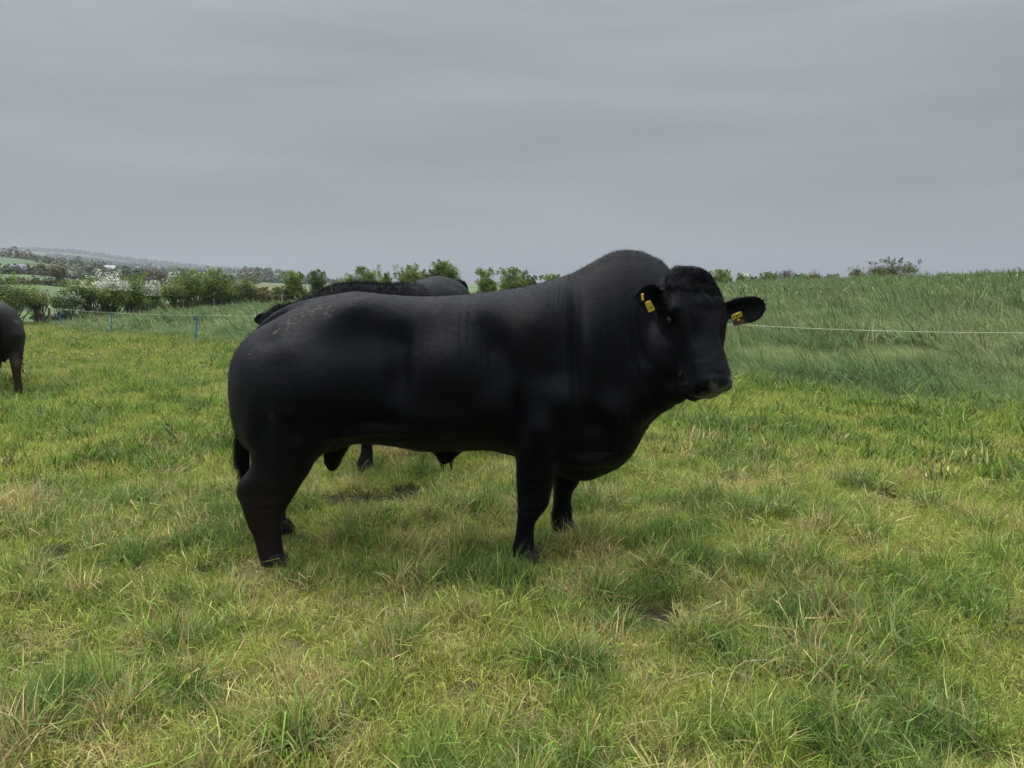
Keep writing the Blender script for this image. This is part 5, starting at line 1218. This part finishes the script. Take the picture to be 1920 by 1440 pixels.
# second bull, standing beyond the first and turned partly towards the left
me, tl, hp, A_, S_l, N_l = cattle_mesh(H=1.565, crest=-.085, voxel=.015, scrotum=False, head_yaw=.15, drop=.17)
fattr(me, 'dust', np.zeros(len(me.vertices)) if False else np.exp(-((get_co(me)[:, 0] + .62) / .22) ** 2) * sstep(1.36, 1.44, get_co(me)[:, 2]) * .3); fattr(me, 'brown', np.full(len(me.vertices), 0.0))
b0 = sub('body', me, M_COAT); kids = [b0]
rg = np.random.default_rng(41)
Vc = get_co(me).astype(float); Nc = get_no(me).astype(float)
def fur_l(name, mask, n, length, width, lay, droop, curl, out=.6):
    k = rg.choice(np.where(mask)[0], n); o = sub(name, hair_mesh(name, Vc[k] - Nc[k] * .003, Nc[k] * out + np.array(lay) + rg.normal(0, .4, (n, 3)), length, width, rg, 5, droop, curl), M_HAIR); kids.append(o)
top = (Nc[:, 2] > .45) & (rg.random(len(Nc)) < np.clip((Vc[:, 0] + .45) / .6, .03, 1) ** 1.5)
fur_l('neck_mane', top & (Vc[:, 0] > -.25) & (Vc[:, 0] < 1.1) & (Vc[:, 2] > 1.2), 11000, .058, .003, [.1, 0, .1], .5, .45)
fur_l('poll_hair', (Vc[:, 0] > 1.08) & (Vc[:, 0] < 1.32) & (Vc[:, 2] > 1.22) & (np.abs(Vc[:, 1]) < .12), 2600, .055, .0028, [.3, 0, .6], .3, .5)
fur_l('back_hair', (Nc[:, 2] > .6) & (Vc[:, 0] < .2) & (Vc[:, 0] > -.9) & (Vc[:, 2] > 1.3), 900, .014, .0016, [-.5, 0, 0], .2, .2)
for s in (-1, 1): kids += [hoof_local(-.82, s * .2), hoof_local(.57, s * .19)]
n = 500; k = rg.integers(18, 23, n); kids.append(sub('tail_switch', hair_mesh('tail_switch', tl[k] + rg.normal(0, .012, (n, 3)), np.array([0, 0, -1.0]) + rg.normal(0, .12, (n, 3)), .3, .004, rg, 5, .05, .05), M_HAIR))
for s in (-1, 1): kids.append(sub('eye', mesh_np('eye', *ellipsoid(hp + A_ * .2 + S_l * s * .135 - N_l * .02, (.018, .018, .018), n=8), smooth=True), M_EYE))
fp = ground_pt(688, 884); ap = math.radians(180 - 52 + 180 - 360)
# near foreleg foot lands on fp: solve for the origin
A2 = math.radians(-125); ca, sa = math.cos(A2), math.sin(A2); lx, ly = .55, .19
ox = fp[0] - (lx * ca - ly * sa); oy = fp[1] - (lx * sa + ly * ca)
e2 = empty('bull', (ox, oy, float(HH(ox, oy)) - .01), 'second black bull with shaggy mane, mostly hidden behind the first bull back', 'bull')
e2.scale = (1.0, 1.0, 1.0); place_cattle(e2, A2, kids)

# brown-black cow seen from behind, cut by the left edge
me, tl, hp, A_, S_l, N_l = cattle_mesh(L_=2.1, H=1.265, fat=.93, voxel=.02, udder=True, drop=.42)
fattr(me, 'dust', np.zeros(len(me.vertices))); q = get_co(me); fattr(me, 'brown', sstep(.03, .10, np.abs(q[:, 1])) * (.22 + .72 * sstep(.75, .35, q[:, 2])) - .52)
kids = [sub('body', me, M_COAT2)]
n = 2200; k = rg.integers(3, 23, n); kids.append(sub('tail_switch', hair_mesh('tail_switch', tl[k] + rg.normal(0, .016, (n, 3)) - [.01, 0, 0], np.array([-.03, 0, -1.0]) + rg.normal(0, .07, (n, 3)), .16, .006, rg, 5, .05, .05), M_HAIR))
for s in (-1, 1): kids += [hoof_local(-.82, s * .2, 1), hoof_local(.57, s * .19)]
for s in (-1, 1): kids.append(sub('eye', mesh_np('eye', *ellipsoid(hp + A_ * .2 + S_l * s * .135 - N_l * .02, (.018, .018, .018), n=8), smooth=True), M_EYE))
n = 60; k = rg.uniform(.3, .62, n); kids.append(sub('mud_tag', hair_mesh('mud_tag', np.stack([np.full(n, -.93) + rg.normal(0, .02, n), -.262 - .01 * rg.random(n), k], 1), np.array([-.2, -.6, -.8]) + rg.normal(0, .3, (n, 3)), .045, .009, rg, 3, .2, .2), M_HAIR))
fp = ground_pt(35, 741, float(H0(-6.8, 10.3))); A3 = math.radians(123); ca, sa = math.cos(A3), math.sin(A3); lx, ly = -.82, -.2
ox = fp[0] - (lx * ca - ly * sa); oy = fp[1] - (lx * sa + ly * ca)
e3 = empty('cow', (ox, oy, float(HH(ox, oy))), 'brown black cow seen from behind at the left edge', 'cow'); place_cattle(e3, A3, kids)

# ------------------------------------------------------------------ haze
def build_haze():
    mb = MB(); x0, x1, y0, y1, z0, z1 = -8200, 8200, -8200, 8200, -40, 260
    zz = HG.max() + 60; z1 = zz; z0 = HG.min() - 6
    mb.box(((x0 + x1) / 2, (y0 + y1) / 2, (z0 + z1) / 2), ((x1 - x0) / 2, (y1 - y0) / 2, (z1 - z0) / 2))
    m, nt, N, L = newmat('haze_air'); o = N('ShaderNodeOutputMaterial'); v = N('ShaderNodeVolumePrincipled'); v.inputs['Color'].default_value = (.52, .56, .62, 1)
    v.inputs['Density'].default_value = .0003; v.inputs['Anisotropy'].default_value = .2; L(v.outputs[0], o.inputs['Volume'])
    tag(link('haze', mb.mesh('haze'), m), 'thin grey haze over the distant hills', 'haze', kind='stuff')
build_haze()
